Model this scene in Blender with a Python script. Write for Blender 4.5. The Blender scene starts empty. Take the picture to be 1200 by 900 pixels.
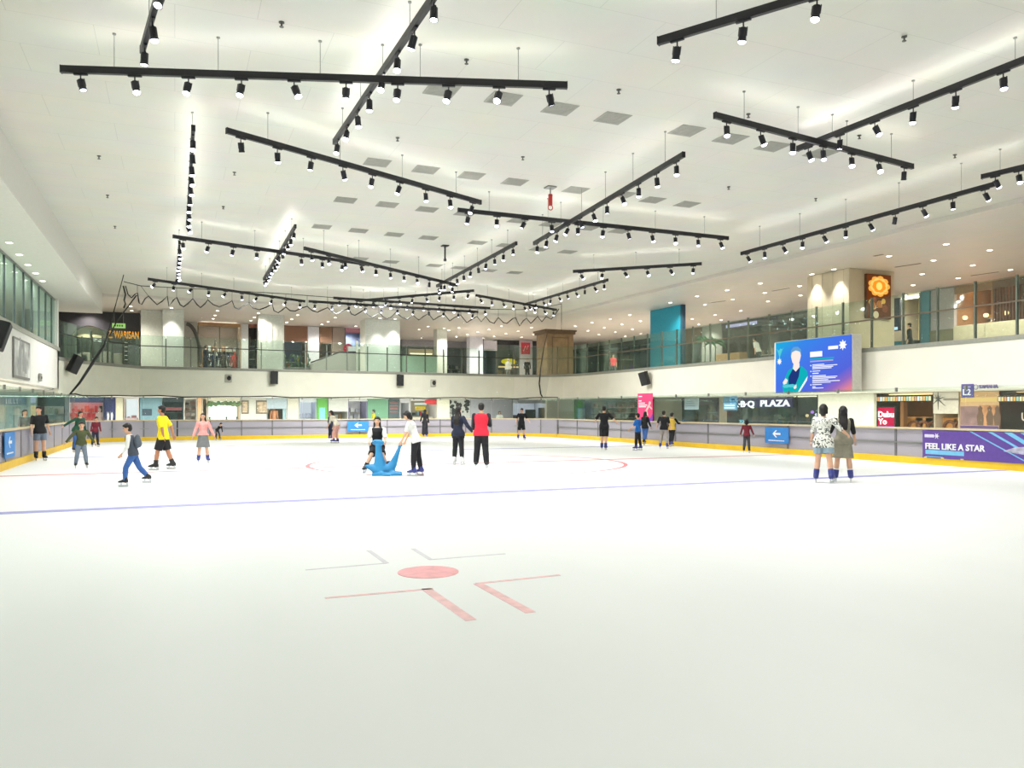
import bpy, bmesh, math, random
from mathutils import Vector, Matrix
from math import sin, cos, pi, radians as R
random.seed(7)
SC = bpy.context.scene
COL = SC.collection

# ------------------------------------------------------------------ camera model (level camera, shifted lens)
F, CAMZ, HY = 940.0, 1.6, 480.0
YAW = R(22.8); CY, SY = cos(YAW), sin(YAW)
def ray(px):
    t = (px - 600.0) / F
    return Vector((t * CY + SY, -t * SY + CY))
def on_z(px, py, z):
    D = F * (z - CAMZ) / (HY - py); r = ray(px)
    return Vector((r.x * D, r.y * D, z))
def on_x(px, c):
    r = ray(px); D = c / r.x
    return r.y * D, D
def on_y(px, c):
    r = ray(px); D = c / r.y
    return r.x * D, D
def zat(py, D): return CAMZ + (HY - py) / F * D

cd = bpy.data.cameras.new('camera'); cam = bpy.data.objects.new('camera', cd); COL.objects.link(cam)
cam.location = (0, 0, CAMZ); cam.rotation_euler = (R(90), 0, -YAW)
cd.sensor_width = 36; cd.lens = 36 * F / 1200; cd.shift_y = 30 / 1200.0
cd.clip_start = 0.05; cd.clip_end = 300
SC.camera = cam
SC.view_settings.view_transform = 'Standard'; SC.view_settings.look = 'None'
SC.view_settings.exposure = -0.5; SC.view_settings.gamma = 1.0; SC.view_settings.use_curve_mapping = False
cy = SC.cycles
cy.use_denoising = True
try: cy.denoiser = 'OPENIMAGEDENOISE'
except Exception: pass
cy.max_bounces = 7; cy.diffuse_bounces = 4; cy.glossy_bounces = 3; cy.transmission_bounces = 4
cy.transparent_max_bounces = 14; cy.sample_clamp_indirect = 6; cy.caustics_reflective = False; cy.caustics_refractive = False
cy.use_light_tree = True

# ------------------------------------------------------------------ materials
def s2l(c):
    return tuple((x / 255 / 12.92 if x / 255 <= .04045 else ((x / 255 + .055) / 1.055) ** 2.4) for x in c)
MC = {}
def mat(name, rgb, rough=.6, metal=0, noise=.06, scale=8, spec=.4, bump=0):
    """plain surface with a little procedural colour variation; rgb is 0-255 sRGB"""
    k = (name, tuple(rgb), rough, metal)
    if k in MC: return MC[k]
    m = bpy.data.materials.new(name); m.use_nodes = True
    nt = m.node_tree; b = nt.nodes['Principled BSDF']
    c = s2l(rgb)
    b.inputs['Roughness'].default_value = rough; b.inputs['Metallic'].default_value = metal
    b.inputs['Specular IOR Level'].default_value = spec
    if noise:
        tc = nt.nodes.new('ShaderNodeTexCoord'); nz = nt.nodes.new('ShaderNodeTexNoise')
        nz.inputs['Scale'].default_value = scale; nz.inputs['Detail'].default_value = 3
        nt.links.new(tc.outputs['Object'], nz.inputs['Vector'])
        rp = nt.nodes.new('ShaderNodeValToRGB')
        rp.color_ramp.elements[0].position = .3; rp.color_ramp.elements[1].position = .7
        rp.color_ramp.elements[0].color = tuple(max(0, x * (1 - noise * 1.5)) for x in c) + (1,)
        rp.color_ramp.elements[1].color = tuple(min(1, x * (1 + noise)) for x in c) + (1,)
        nt.links.new(nz.outputs['Fac'], rp.inputs['Fac']); nt.links.new(rp.outputs['Color'], b.inputs['Base Color'])
        if bump:
            bp = nt.nodes.new('ShaderNodeBump'); bp.inputs['Strength'].default_value = bump; bp.inputs['Distance'].default_value = .01
            nt.links.new(nz.outputs['Fac'], bp.inputs['Height']); nt.links.new(bp.outputs['Normal'], b.inputs['Normal'])
    else:
        b.inputs['Base Color'].default_value = c + (1,)
    MC[k] = m; return m
def glow(name, rgb, strength, sample=True):
    k = ('glow', name, tuple(rgb), strength)
    if k in MC: return MC[k]
    m = bpy.data.materials.new(name); m.use_nodes = True
    nt = m.node_tree; nt.nodes.remove(nt.nodes['Principled BSDF'])
    e = nt.nodes.new('ShaderNodeEmission'); e.inputs['Color'].default_value = s2l(rgb) + (1,); e.inputs['Strength'].default_value = strength
    nt.links.new(e.outputs[0], nt.nodes['Material Output'].inputs['Surface'])
    if not sample: m.cycles.emission_sampling = 'NONE'
    MC[k] = m; return m
def glass(name, tint, body=.06, bodyrgb=(150, 170, 160), gloss=.12):
    """thin pane: tinted see-through, a little haze, mirror sheen that grows at grazing angles"""
    m = bpy.data.materials.new(name); m.use_nodes = True
    nt = m.node_tree; nt.nodes.remove(nt.nodes['Principled BSDF'])
    tr = nt.nodes.new('ShaderNodeBsdfTransparent'); tr.inputs['Color'].default_value = s2l(tint) + (1,)
    df = nt.nodes.new('ShaderNodeBsdfDiffuse'); df.inputs['Color'].default_value = s2l(bodyrgb) + (1,)
    gl = nt.nodes.new('ShaderNodeBsdfGlossy'); gl.inputs['Roughness'].default_value = .04; gl.inputs['Color'].default_value = (.85, .95, .92, 1)
    m1 = nt.nodes.new('ShaderNodeMixShader'); m1.inputs['Fac'].default_value = body
    nt.links.new(tr.outputs[0], m1.inputs[1]); nt.links.new(df.outputs[0], m1.inputs[2])
    fr = nt.nodes.new('ShaderNodeFresnel'); fr.inputs['IOR'].default_value = 1.35
    mu = nt.nodes.new('ShaderNodeMath'); mu.operation = 'MULTIPLY'; mu.inputs[1].default_value = gloss * 4
    nt.links.new(fr.outputs[0], mu.inputs[0])
    mn = nt.nodes.new('ShaderNodeMath'); mn.operation = 'MINIMUM'; mn.inputs[1].default_value = .14
    nt.links.new(mu.outputs[0], mn.inputs[0])
    m2 = nt.nodes.new('ShaderNodeMixShader'); nt.links.new(mn.outputs[0], m2.inputs['Fac'])
    nt.links.new(m1.outputs[0], m2.inputs[1]); nt.links.new(gl.outputs[0], m2.inputs[2])
    nt.links.new(m2.outputs[0], nt.nodes['Material Output'].inputs['Surface'])
    return m

# ------------------------------------------------------------------ mesh builder
class MB:
    def __init__(s): s.v = []; s.f = []; s.mi = []; s.cur = 0
    def add(s, vs, fs):
        b = len(s.v); s.v += [tuple(v) for v in vs]
        for f in fs: s.f.append(tuple(b + i for i in f)); s.mi.append(s.cur)
        return s
    def box(s, x0, y0, z0, x1, y1, z1, M=None):
        vs = [Vector((x, y, z)) for z in (z0, z1) for y in (y0, y1) for x in (x0, x1)]
        if M is not None: vs = [M @ v for v in vs]
        return s.add(vs, [(0, 2, 3, 1), (4, 5, 7, 6), (0, 1, 5, 4), (2, 6, 7, 3), (0, 4, 6, 2), (1, 3, 7, 5)])
    def cbox(s, x0, y0, z0, x1, y1, z1, c=.01):
        """box with chamfered vertical edges and a chamfered top"""
        def ring(z, e):
            a, b, d, g = x0 + e, x1 - e, y0 + e, y1 - e
            return [(a + c, d, z), (b - c, d, z), (b, d + c, z), (b, g - c, z), (b - c, g, z), (a + c, g, z), (a, g - c, z), (a, d + c, z)]
        return s.loft([ring(z0, c), ring(z0 + c, 0), ring(z1 - c, 0), ring(z1, c)])
    def loft(s, rings, closed=False, cap=True):
        n = len(rings[0]); b = len(s.v)
        for r in rings: s.v += [tuple(p) for p in r]
        m = len(rings)
        for i in range(m if closed else m - 1):
            j = (i + 1) % m
            for k in range(n):
                l = (k + 1) % n
                s.f.append((b + i * n + k, b + i * n + l, b + j * n + l, b + j * n + k)); s.mi.append(s.cur)
        if cap and not closed:
            s.f.append(tuple(b + k for k in reversed(range(n)))); s.f.append(tuple(b + (m - 1) * n + k for k in range(n))); s.mi += [s.cur] * 2
        return s
    def tube(s, pts, r, n=8, cap=True):
        pts = [Vector(p) for p in pts]; rs = r if isinstance(r, (list, tuple)) else [r] * len(pts)
        rings = []; up = None
        for i, p in enumerate(pts):
            d = (pts[min(i + 1, len(pts) - 1)] - pts[max(i - 1, 0)])
            d = d.normalized() if d.length > 1e-9 else Vector((0, 0, 1))
            if up is None or abs(up.dot(d)) > .98:
                up = Vector((0, 0, 1)) if abs(d.z) < .9 else Vector((1, 0, 0))
            a = d.cross(up).normalized(); b2 = a.cross(d).normalized(); up = b2
            rings.append([p + (a * cos(2 * pi * k / n) + b2 * sin(2 * pi * k / n)) * rs[i] for k in range(n)])
        return s.loft(rings, cap=cap)
    def capsule(s, p0, p1, r0, r1, n=12, flat1=False, flat0=False):
        p0, p1 = Vector(p0), Vector(p1); d = (p1 - p0)
        L = d.length; d = d / L if L > 1e-9 else Vector((0, 0, 1))
        pts, rs = [], []
        if flat0: pts.append(p0); rs.append(r0)
        else:
            for a in (-80, -50, -25, 0): pts.append(p0 + d * (r0 * sin(R(a)))); rs.append(r0 * cos(R(a)))
        if flat1: pts.append(p1); rs.append(r1)
        else:
            for a in (0, 25, 50, 80): pts.append(p1 + d * (r1 * sin(R(a)))); rs.append(r1 * cos(R(a)))
        return s.tube(pts, rs, n)
    def ell(s, c, r, M=None, n=14, m=9):
        c = Vector(c); rings = []
        for i in range(m + 1):
            t = pi * (i + .02) / (m + .04) - pi / 2
            ring = [Vector((r[0] * cos(t) * cos(2 * pi * k / n), r[1] * cos(t) * sin(2 * pi * k / n), r[2] * sin(t))) for k in range(n)]
            rings.append([(M @ p if M is not None else p) + c for p in ring])
        return s.loft(rings)
    def cyl(s, c, r, z0, z1, n=16, r1=None):
        r1 = r if r1 is None else r1
        return s.loft([[(c[0] + q * cos(2 * pi * k / n), c[1] + q * sin(2 * pi * k / n), z) for k in range(n)] for q, z in ((r, z0), (r1, z1))])
    def prism(s, pts, y0, y1):
        """outline in x-z extruded along y"""
        a = sum(pts[i][0] * pts[(i + 1) % len(pts)][1] - pts[(i + 1) % len(pts)][0] * pts[i][1] for i in range(len(pts)))
        if a > 0: pts = pts[::-1]
        return s.loft([[(p[0], y0, p[1]) for p in pts], [(p[0], y1, p[1]) for p in pts]])
    def plate(s, pts, z0, z1):
        a = sum(pts[i][0] * pts[(i + 1) % len(pts)][1] - pts[(i + 1) % len(pts)][0] * pts[i][1] for i in range(len(pts)))
        if a < 0: pts = pts[::-1]
        return s.loft([[(p[0], p[1], z0) for p in pts], [(p[0], p[1], z1) for p in pts]])
    def mesh(s, name, mats=None, smooth=False):
        me = bpy.data.meshes.new(name); me.from_pydata(s.v, [], s.f)
        if mats is not None:
            for m in (mats if isinstance(mats, (list, tuple)) else [mats]): me.materials.append(m)
            if isinstance(mats, (list, tuple)):
                me.polygons.foreach_set('material_index', s.mi)
        if smooth: me.polygons.foreach_set('use_smooth', [True] * len(me.polygons))
        me.update(); return me
    def build(s, name, mats, parent=None, smooth=False, label=None):
        return obj(name, s.mesh(name, mats, smooth), parent, label)
def obj(name, me, parent=None, label=None):
    o = bpy.data.objects.new(name, me); COL.objects.link(o)
    if parent is not None: o.parent = parent
    if label: o['label'] = label
    return o
def tag(o, label, cat, group=None, kind=None):
    o['label'] = label; o['category'] = cat
    if group: o['group'] = group
    if kind: o['kind'] = kind
    return o
def thing(name, label, cat, loc=(0, 0, 0), rz=0, group=None):
    o = bpy.data.objects.new(name, None); COL.objects.link(o)
    o.empty_display_size = .1; o.location = loc; o.rotation_euler = (0, 0, rz)
    return tag(o, label, cat, group)
def struct(name, mb, m, smooth=False):
    o = mb.build(name, m, None, smooth); o['kind'] = 'structure'; return o
def copy_tree(o, parent=None):
    c = o.copy(); COL.objects.link(c); c.parent = parent
    for ch in [k for k in o.children]: copy_tree(ch, c)
    return c
def text(body, size, m, parent, loc, name='lettering', depth=.01, align='CENTER', sx=1.0, bold=0.0, shear=0, fit=None):
    c = bpy.data.curves.new(name, 'FONT'); c.body = body; c.size = size; c.extrude = depth; c.align_x = align; c.align_y = 'CENTER'
    c.offset = bold; c.shear = shear; c.resolution_u = 3
    c.materials.append(m)
    t = bpy.data.objects.new('tmp', c); COL.objects.link(t)
    me = bpy.data.meshes.new_from_object(t.evaluated_get(bpy.context.evaluated_depsgraph_get())); me.name = name
    bpy.data.objects.remove(t); bpy.data.curves.remove(c)
    if fit:
        xs = [v.co.x for v in me.vertices]; sx = fit / (max(xs) - min(xs))
        me.transform(Matrix.Translation((-(min(xs) if align == 'LEFT' else (max(xs) + min(xs)) / 2), 0, 0)))
    me.transform(Matrix.Rotation(R(90), 4, 'X') @ Matrix.Diagonal((sx, 1, 1, 1)))
    o = obj(name, me, parent); o.location = loc
    return o
def fuse(mb, voxel, mats, name):
    """one continuous skin around overlapping closed pieces"""
    me = mb.mesh('tmp'); o = bpy.data.objects.new('tmp', me); COL.objects.link(o)
    md = o.modifiers.new('r', 'REMESH'); md.mode = 'VOXEL'; md.voxel_size = voxel; md.use_smooth_shade = True
    sm = o.modifiers.new('s', 'SMOOTH'); sm.factor = .5; sm.iterations = 2
    dg = bpy.context.evaluated_depsgraph_get()
    out = bpy.data.meshes.new_from_object(o.evaluated_get(dg)); out.name = name
    bpy.data.objects.remove(o); bpy.data.meshes.remove(me)
    out.materials.clear()
    for m in (mats if isinstance(mats, (list, tuple)) else [mats]): out.materials.append(m)
    out.polygons.foreach_set('use_smooth', [True] * len(out.polygons))
    return out
def resample(path, step):
    """points every ~step along a polyline (corners of straight runs kept by equal division of the whole)"""
    P = [Vector(p) for p in path]; L = [0]
    for a, b in zip(P, P[1:]): L.append(L[-1] + (b - a).length)
    n = max(1, round(L[-1] / step)); out = []
    for i in range(n + 1):
        t = L[-1] * i / n; k = 0
        while k < len(P) - 2 and L[k + 1] < t: k += 1
        u = (t - L[k]) / max(1e-9, L[k + 1] - L[k]); out.append(P[k].lerp(P[k + 1], min(1, u)))
    return out
def arc(cx, cy, r, a0, a1, n=10):
    return [(cx + r * cos(R(a0 + (a1 - a0) * i / n)), cy + r * sin(R(a0 + (a1 - a0) * i / n))) for i in range(n + 1)]
def offset(path, d):
    """shift a 2-D polyline sideways (positive = to the left of its direction)"""
    P = [Vector(p) for p in path]; out = []
    for i, p in enumerate(P):
        t = Vector((0, 0))
        if i > 0: t += (p - P[i - 1]).normalized()
        if i < len(P) - 1: t += (P[i + 1] - p).normalized()
        t.normalize(); n = Vector((-t.y, t.x))
        if 0 < i < len(P) - 1:
            c = max(.5, (P[i] - P[i - 1]).normalized().dot(t)); n = n / c
        out.append(p + n * d)
    return out
def strip(mb, path, d0, d1, z0, z1):
    """solid strip along a 2-D path between sideways offsets d0..d1 and heights z0..z1"""
    A, B = offset(path, d0), offset(path, d1)
    return mb.loft([[(a.x, a.y, z0), (b.x, b.y, z0), (b.x, b.y, z1), (a.x, a.y, z1)] for a, b in zip(A, B)])

# ------------------------------------------------------------------ people
SKIN = mat('skin', (214, 168, 140), .55, noise=.05); SKIN2 = mat('tan_skin', (176, 124, 96), .55, noise=.05)
EYE = mat('eye_dark', (30, 24, 22), .3, noise=0); LIP = mat('lip', (170, 90, 84), .5, noise=0)
HAIR = mat('black_hair', (26, 22, 22), .5, noise=.2, scale=40)
BOOTB = mat('navy_boot_plastic', (52, 58, 128), .45); BOOTK = mat('black_boot_leather', (30, 30, 34), .5); BOOTW = mat('white_boot_leather', (226, 226, 226), .45)
STEEL = mat('skate_steel', (190, 194, 200), .25, 1.0, noise=0); SOCK = mat('grey_sock', (70, 70, 74), .8)
def rx(a): return Matrix.Rotation(R(a), 3, 'X')
def ry(a): return Matrix.Rotation(R(a), 3, 'Y')
def rz_(a): return Matrix.Rotation(R(a), 3, 'Z')
def away(p):
    """heading (degrees about z) that makes a figure's +Y point straight away from the camera"""
    return math.degrees(math.atan2(-p.x, p.y))

def person(px, py, H, face, label, lean=0, tilt=0, head=(0, 0), la=(5, 8, 10, 0), ra=(5, 8, 10, 0), ll=(0, 3, 0), rl=(0, 3, 0),
           hs=1.0, fem=False, build=1.0, top=None, sleeve=.6, hem=.02, bottom=None, legs='long', flare=1.0, hair='short', skin=None,
           boot=BOOTK, skates=True, pos=None, hips=None, over=None, grip=0, group=None, footyaw=(8, 8), z0=None, socks=None, shape_bottom='legs', twist=0, extra=None, hairmat=None, foot_pitch=(0, 0)):
    """top/bottom/over: materials. legs: long | shorts | knee | skirt | none; arm tuple: forward, outward, elbow, inward turn; leg tuple: forward, outward, knee"""
    skin = skin or SKIN
    if pos is None: pos = on_z(px, py, 0.0)
    lift = .09 if skates else .02
    hipz = .5 * H
    T = ry(tilt) @ rx(-lean) @ rz_(twist)
    def tp(x, y, z): return hipc + T @ Vector((x * H, y * H, z * H))
    hipc = Vector((0, 0, 0))
    sw = (.098 if fem else .112) * build ** .5; waist = (.062 if fem else .075) * build; hipw = (.092 if fem else .086) * build
    # legs first, so the figure can be set down on its lowest foot
    J = {}
    for s, (p, a, k), nm in ((-1, ll, 'L'), (1, rl, 'R')):
        h = Vector((s * .05 * H, 0, -.02 * H)); M = ry(-s * a) @ rx(p)
        kn = h + M @ Vector((0, 0, -.235 * H)); M2 = M @ rx(-k)
        an = kn + M2 @ Vector((0, 0, -.215 * H))
        J[nm] = (h, kn, an, M2)
    low = min(J['L'][2].z, J['R'][2].z)
    base = -low + .035 * H + lift
    hipc = Vector((0, 0, base)) if hips is None else Vector((0, 0, hips))
    dz = hipc.z
    for nm in 'LR': J[nm] = tuple(v + Vector((0, 0, dz)) if isinstance(v, Vector) else v for v in J[nm])
    for s, (p, a, e, roll), nm in ((-1, la, 'l'), (1, ra, 'r')):
        sh = tp(s * sw, 0, .3); M = T @ ry(-s * a) @ rx(p)
        el = sh + M @ Vector((0, 0, -.172 * H)); M2 = M @ rz_(s * roll) @ rx(e)
        wr = el + M2 @ Vector((0, 0, -.145 * H)); J[nm] = (sh, el, wr, M2)
    Hd = T @ rx(-head[0]) @ rz_(head[1])
    nk = tp(0, -.004, .335); hc = nk + Hd @ Vector((0, .012 * H, .03 * H + .068 * H * hs)) 
    def hp(x, y, z): return hc + Hd @ Vector((x * H * hs, y * H * hs, z * H * hs))
    def trunk(mb, g, z0=-.05, z1=.335, wide=1.0):
        prof = [(-.06, hipw * .8, .05), (-.03, hipw, .062), (.03, hipw * .98, .062), (.1, waist * 1.05, .052), (.14, waist, .05), (.2, (sw + waist) * .48, .058), (.26, sw * .92, .06), (.295, sw * .95, .052), (.315, sw * .8, .044), (.33, .045, .036), (.36, .034, .034)]
        rg = []
        zs = [z0] + [q[0] for q in prof if z0 < q[0] < z1] + [z1]
        for z in zs:
            if z <= prof[0][0]: a, b = prof[0][1], prof[0][2]
            else:
                i = max(i for i in range(len(prof)) if prof[i][0] <= z); j = min(i + 1, len(prof) - 1)
                u = 0 if i == j else (z - prof[i][0]) / (prof[j][0] - prof[i][0])
                a = prof[i][1] + u * (prof[j][1] - prof[i][1]); b = prof[i][2] + u * (prof[j][2] - prof[i][2])
            b *= build
            if wide != 1.0 and z < .05: a, b = hipw + .015, .066 * build
            if fem and .2 < z < .29: b += .008
            if wide != 1.0 and z < .2: k = 1 + (wide - 1) * (.2 - z) / .25; a *= k; b *= k
            rg.append([tp((a + g) * cos(2 * pi * q / 20), (b + g) * sin(2 * pi * q / 20) + (.006 if z > .15 else -.004), z) for q in range(20)])
        mb.loft(rg)
    def leg(mb, nm, g, to=1.0, n=14, tail=0):
        h, kn, an, M2 = J[nm]
        b = build ** .5
        if to > .5:
            mb.capsule(h, kn, (.052 * b + g) * H, (.034 * b + g) * H, n)
            u = (to - .5) * 2; mid = kn.lerp(an, .35 * min(1, u)); end = kn.lerp(an, u)
            mb.tube([kn, mid, end], [(.034 * b + g) * H, (.036 * b + g) * H, ((.023 + tail) * b + g) * H if to >= .95 else (.032 * b + g + tail) * H], n)
        else: mb.capsule(h, h.lerp(kn, to * 2), (.052 * b + g) * H, (.052 * b - .018 * to * 2 * b + g + tail) * H, n, flat1=True)
    def arm(mb, nm, g, to=1.0, n=12):
        sh, el, wr, M2 = J[nm]; b = build ** .5
        if to > .5:
            mb.capsule(sh, el, (.03 * b + g) * H, (.022 * b + g) * H, n)
            e = el.lerp(wr, (to - .5) * 2); mb.capsule(el, e, (.023 * b + g) * H, (.016 * b + g) * H, n, flat1=True)
        else: mb.capsule(sh, sh.lerp(el, to * 2), (.03 * b + g) * H, (.027 * b + g) * H, n, flat1=True)
    # ---- body: one continuous skin
    b = MB(); trunk(b, 0)
    b.capsule(tp(0, 0, .31), hc, .034 * H, .034 * H)
    b.ell(hp(0, -.004, .008), (.047 * H * hs, .056 * H * hs, .06 * H * hs), Hd)
    b.ell(hp(0, .014, -.028), (.035 * H * hs, .038 * H * hs, .034 * H * hs), Hd)
    b.ell(hp(0, .055, -.008), (.008 * H * hs, .011 * H * hs, .014 * H * hs), Hd)
    for s in (-1, 1): b.ell(hp(s * .047, -.006, -.002), (.007 * H * hs, .012 * H * hs, .017 * H * hs), Hd)
    for nm in 'LR':
        leg(b, nm, 0); h, kn, an, M2 = J[nm]
        b.capsule(an, an + Vector((0, 0, -.02 * H)), .023 * H, .024 * H)
    for nm, s in (('l', -1), ('r', 1)):
        arm(b, nm, 0); sh, el, wr, M2 = J[nm]
        Hm = M2 @ rz_(s * 70)               # palms turn towards the thighs
        X, Y, D = Hm @ Vector((1, 0, 0)), Hm @ Vector((0, 1, 0)), Hm @ Vector((0, 0, -1))
        h_ = H * (.95 if hs <= 1.05 else 1.0)
        b.loft([[wr + D * (t * h_) + X * (w * h_ * cos(2 * pi * q / 10)) + Y * (.0085 * h_ * sin(2 * pi * q / 10)) for q in range(10)] for t, w in ((-.01, .015), (.012, .02), (.04, .0245), (.054, .022))])
        c0 = 22 + 48 * grip
        for i, (off, ln) in enumerate(((-.018, .036), (-.006, .043), (.006, .04), (.018, .031))):
            p = wr + D * (.05 * h_) + X * (off * h_ * -s); dirn = D; pts = [p]
            for sg in (.48, .3, .22):
                dirn = (Matrix.Rotation(R(c0 * (1 if sg < .4 else .6)) , 3, X) @ dirn) if True else dirn
                p = p + dirn * (ln * h_ * sg * 1.05); pts.append(p)
            b.tube(pts, [.0062 * h_, .0058 * h_, .0052 * h_, .0042 * h_], 8)
        p = wr + D * (.018 * h_) + X * (-s * -.018 * h_) * -1; sd = X * s * -1
        p = wr + D * (.016 * h_) + sd * (.016 * h_)
        q = p + (D * .7 + sd * .6 + Y * .35).normalized() * (.024 * h_); r_ = q + (D * .95 + sd * .15 + Y * .35 * (1 + grip)).normalized() * (.02 * h_)
        b.tube([p, q, r_], [.0075 * h_, .0066 * h_, .005 * h_], 8)
    me = fuse(b, .0046 * H if H * F / max(5, pos.length) > 40 else .006 * H, [skin, EYE, LIP], 'body')
    er = .0065 * H * hs
    for pl in me.polygons:
        c = pl.center
        for s in (-1, 1):
            d = Hd.transposed() @ (c - hp(s * .019, .05, .01))
            if (d.x / (er * 1.35)) ** 2 + (d.z / (er * .8)) ** 2 < 1 and d.y > -.02 * H: pl.material_index = 1
        d = Hd.transposed() @ (c - hp(0, .052, -.034))
        if (d.x / (.013 * H * hs)) ** 2 + (d.z / (.0045 * H * hs)) ** 2 < 1 and d.y > -.02 * H: pl.material_index = 2
    root = thing('person', label, 'person', (pos.x, pos.y, pos.z if z0 is None else z0), R(away(pos) - face), group)
    obj('body', me, root)
    # ---- clothing
    vx = max(.006 * H, .008)
    if bottom is not None:
        b = MB()
        if legs in ('long', 'shorts', 'knee'):
            trunk(b, .008, -.06, .1)
            for nm in 'LR': leg(b, nm, .011 * flare, {'long': 1.0, 'shorts': .3, 'knee': .44}[legs], tail=.006 * (flare > 1) if legs == 'long' else .012)
        else:
            hq = {'skirt': .2, 'mini': .15, 'robe': .23}[legs]
            kl = [J[nm][0].lerp(J[nm][1], min(1, hq / .235)) for nm in 'LR']; c = (kl[0] + kl[1]) / 2; w = (kl[1] - kl[0]).length / 2
            if legs == 'robe': kl = [J[nm][1].lerp(J[nm][2], .9) for nm in 'LR']; c = (kl[0] + kl[1]) / 2
            top_ = [tp((waist + .012) * cos(2 * pi * q / 20), .062 * sin(2 * pi * q / 20), .09) for q in range(20)]
            mid_ = [tp((hipw + .014) * cos(2 * pi * q / 20), (.075) * sin(2 * pi * q / 20), -.01) for q in range(20)]
            bot = [c + Vector(((w + .07 * H) * flare * cos(2 * pi * q / 20), .095 * H * flare * sin(2 * pi * q / 20), 0)) for q in range(20)]
            b.loft([bot, mid_, top_])
        o = fuse(b, vx, bottom, 'trousers')
        obj({'long': 'trousers', 'shorts': 'shorts', 'knee': 'shorts'}.get(legs, 'skirt'), o, root)
    if top is not None:
        b = MB(); trunk(b, .012, hem - .05, .335, 1.06)
        for nm in 'lr': arm(b, nm, .009, sleeve)
        obj('shirt', fuse(b, vx, top, 'shirt'), root)
    if over is not None:
        b = MB(); trunk(b, .022 if over[1] > .5 else .017, -.03, .325, 1.05)
        for nm in 'lr': arm(b, nm, .014 if over[1] > .5 else .007, over[1])
        obj(over[2] if len(over) > 2 else 'jacket', fuse(b, vx, over[0], 'jacket'), root)
    # ---- hair
    b = MB(); hm = hairmat or HAIR
    if hair == 'scarf':
        b.ell(hp(0, -.012, .01), (.057 * H * hs, .062 * H * hs, .068 * H * hs), Hd)
        b.capsule(hp(0, -.012, -.03), tp(0, -.01, .25), .05 * H, .07 * H)
        obj('headscarf', fuse(b, vx, hm, 'headscarf'), root)
    else:
        b.ell(hp(0, -.011, .022), (.052 * H * hs, .058 * H * hs, .056 * H * hs), Hd)
        b.ell(hp(0, -.022, .0), (.05 * H * hs, .045 * H * hs, .055 * H * hs), Hd)
        b.ell(hp(0, .026, .047), (.036 * H * hs, .026 * H * hs, .02 * H * hs), Hd)
        if hair in ('bob', 'long', 'tail'):
            for s in (-1, 1):
                b.capsule(hp(s * .042, -.012, .02), hp(s * .046, -.012, -.05), .018 * H * hs, .013 * H * hs)
            b.capsule(hp(0, -.035, .01), hp(0, -.034, -.055), .043 * H * hs, .038 * H * hs)
        if hair == 'long':
            b.loft([[hp(.052 * cos(2 * pi * q / 14), -.036 + .022 * sin(2 * pi * q / 14), -.03) for q in range(14)], [tp((.062) * cos(2 * pi * q / 14), -.068 + .018 * sin(2 * pi * q / 14), .27) for q in range(14)], [tp((.05) * cos(2 * pi * q / 14), -.074 + .014 * sin(2 * pi * q / 14), .17) for q in range(14)]])
            for s in (-1, 1): b.capsule(hp(s * .046, 0, -.04), tp(s * .05, .045, .25), .016 * H, .012 * H)
        if hair == 'tail': b.capsule(hp(0, -.07, .02), hp(0, -.085, -.09), .022 * H, .012 * H)
        obj('hair', fuse(b, vx * .8, hm, 'hair'), root)
    # ---- feet
    for nm, fy, s, fp in (('L', footyaw[0], -1, foot_pitch[0]), ('R', footyaw[1], 1, foot_pitch[1])):
        h, kn, an, M2 = J[nm]
        Z = rz_(-s * fy) @ rx(fp); o = an + Vector((0, 0, -.035 * H))
        def fp_(x, y, z): return an + Z @ Vector((x * H, y * H, z * H - .035 * H)) if False else an + Z @ (Vector((x, y, z)) * H + Vector((0, 0, -.035 * H)))
        b = MB()
        L = .15 if skates else .14
        def sole(y): return .02 + .012 * (y > .02)
        prof = [(-.05, .018, .0, .05), (-.03, .027, 0, .075), (0, .028, 0, .08), (.035, .028, 0, .06), (.07, .031, 0, .042), (.095, .026, 0, .034), (.11, .014, .004, .024)]
        b.loft([[fp_(w * cos(2 * pi * q / 12), y, lo + (hi - lo) * (.5 + .5 * sin(2 * pi * q / 12))) for q in range(12)] for y, w, lo, hi in prof])
        cuff = an.lerp(kn, .38 if skates else .12)
        b.capsule(fp_(0, -.008, .03), cuff, .036 * H, .039 * H, flat1=True)
        o = obj('skate' if skates else 'shoe', fuse(b, vx * .8, boot, 'boot'), root)
        if skates:
            hh = .052 / H * 1.0
            k = MB()
            bl = [(-.055, -.02), (-.05, -.05), (.095, -.05), (.11, -.034), (.105, -.022), (.06, -.026), (-.03, -.026)]
            sc = lift / (.05 * H) if H else 1
            sc = (lift - .004) / (.05 * H)
            pr = [(y, z * sc) for y, z in bl]
            k.loft([[fp_(x, y, z) for y, z in pr] for x in (-.0022, .0022)])
            for y in (-.03, .06):
                k.loft([[fp_(w * cos(2 * pi * q / 8), y + .016 * sin(2 * pi * q / 8), z) for q in range(8)] for w, z in ((.005, -.032 * sc), (.016, .006))])
            k.build('blade', STEEL, o)
        if socks is not None:
            k = MB(); k.capsule(cuff.lerp(an, .1), cuff.lerp(kn, .12), .037 * H, .036 * H, flat0=True, flat1=True); k.build('sock', socks, root, True)
    if extra: extra(root, J, tp, hp, H)
    return root

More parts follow.
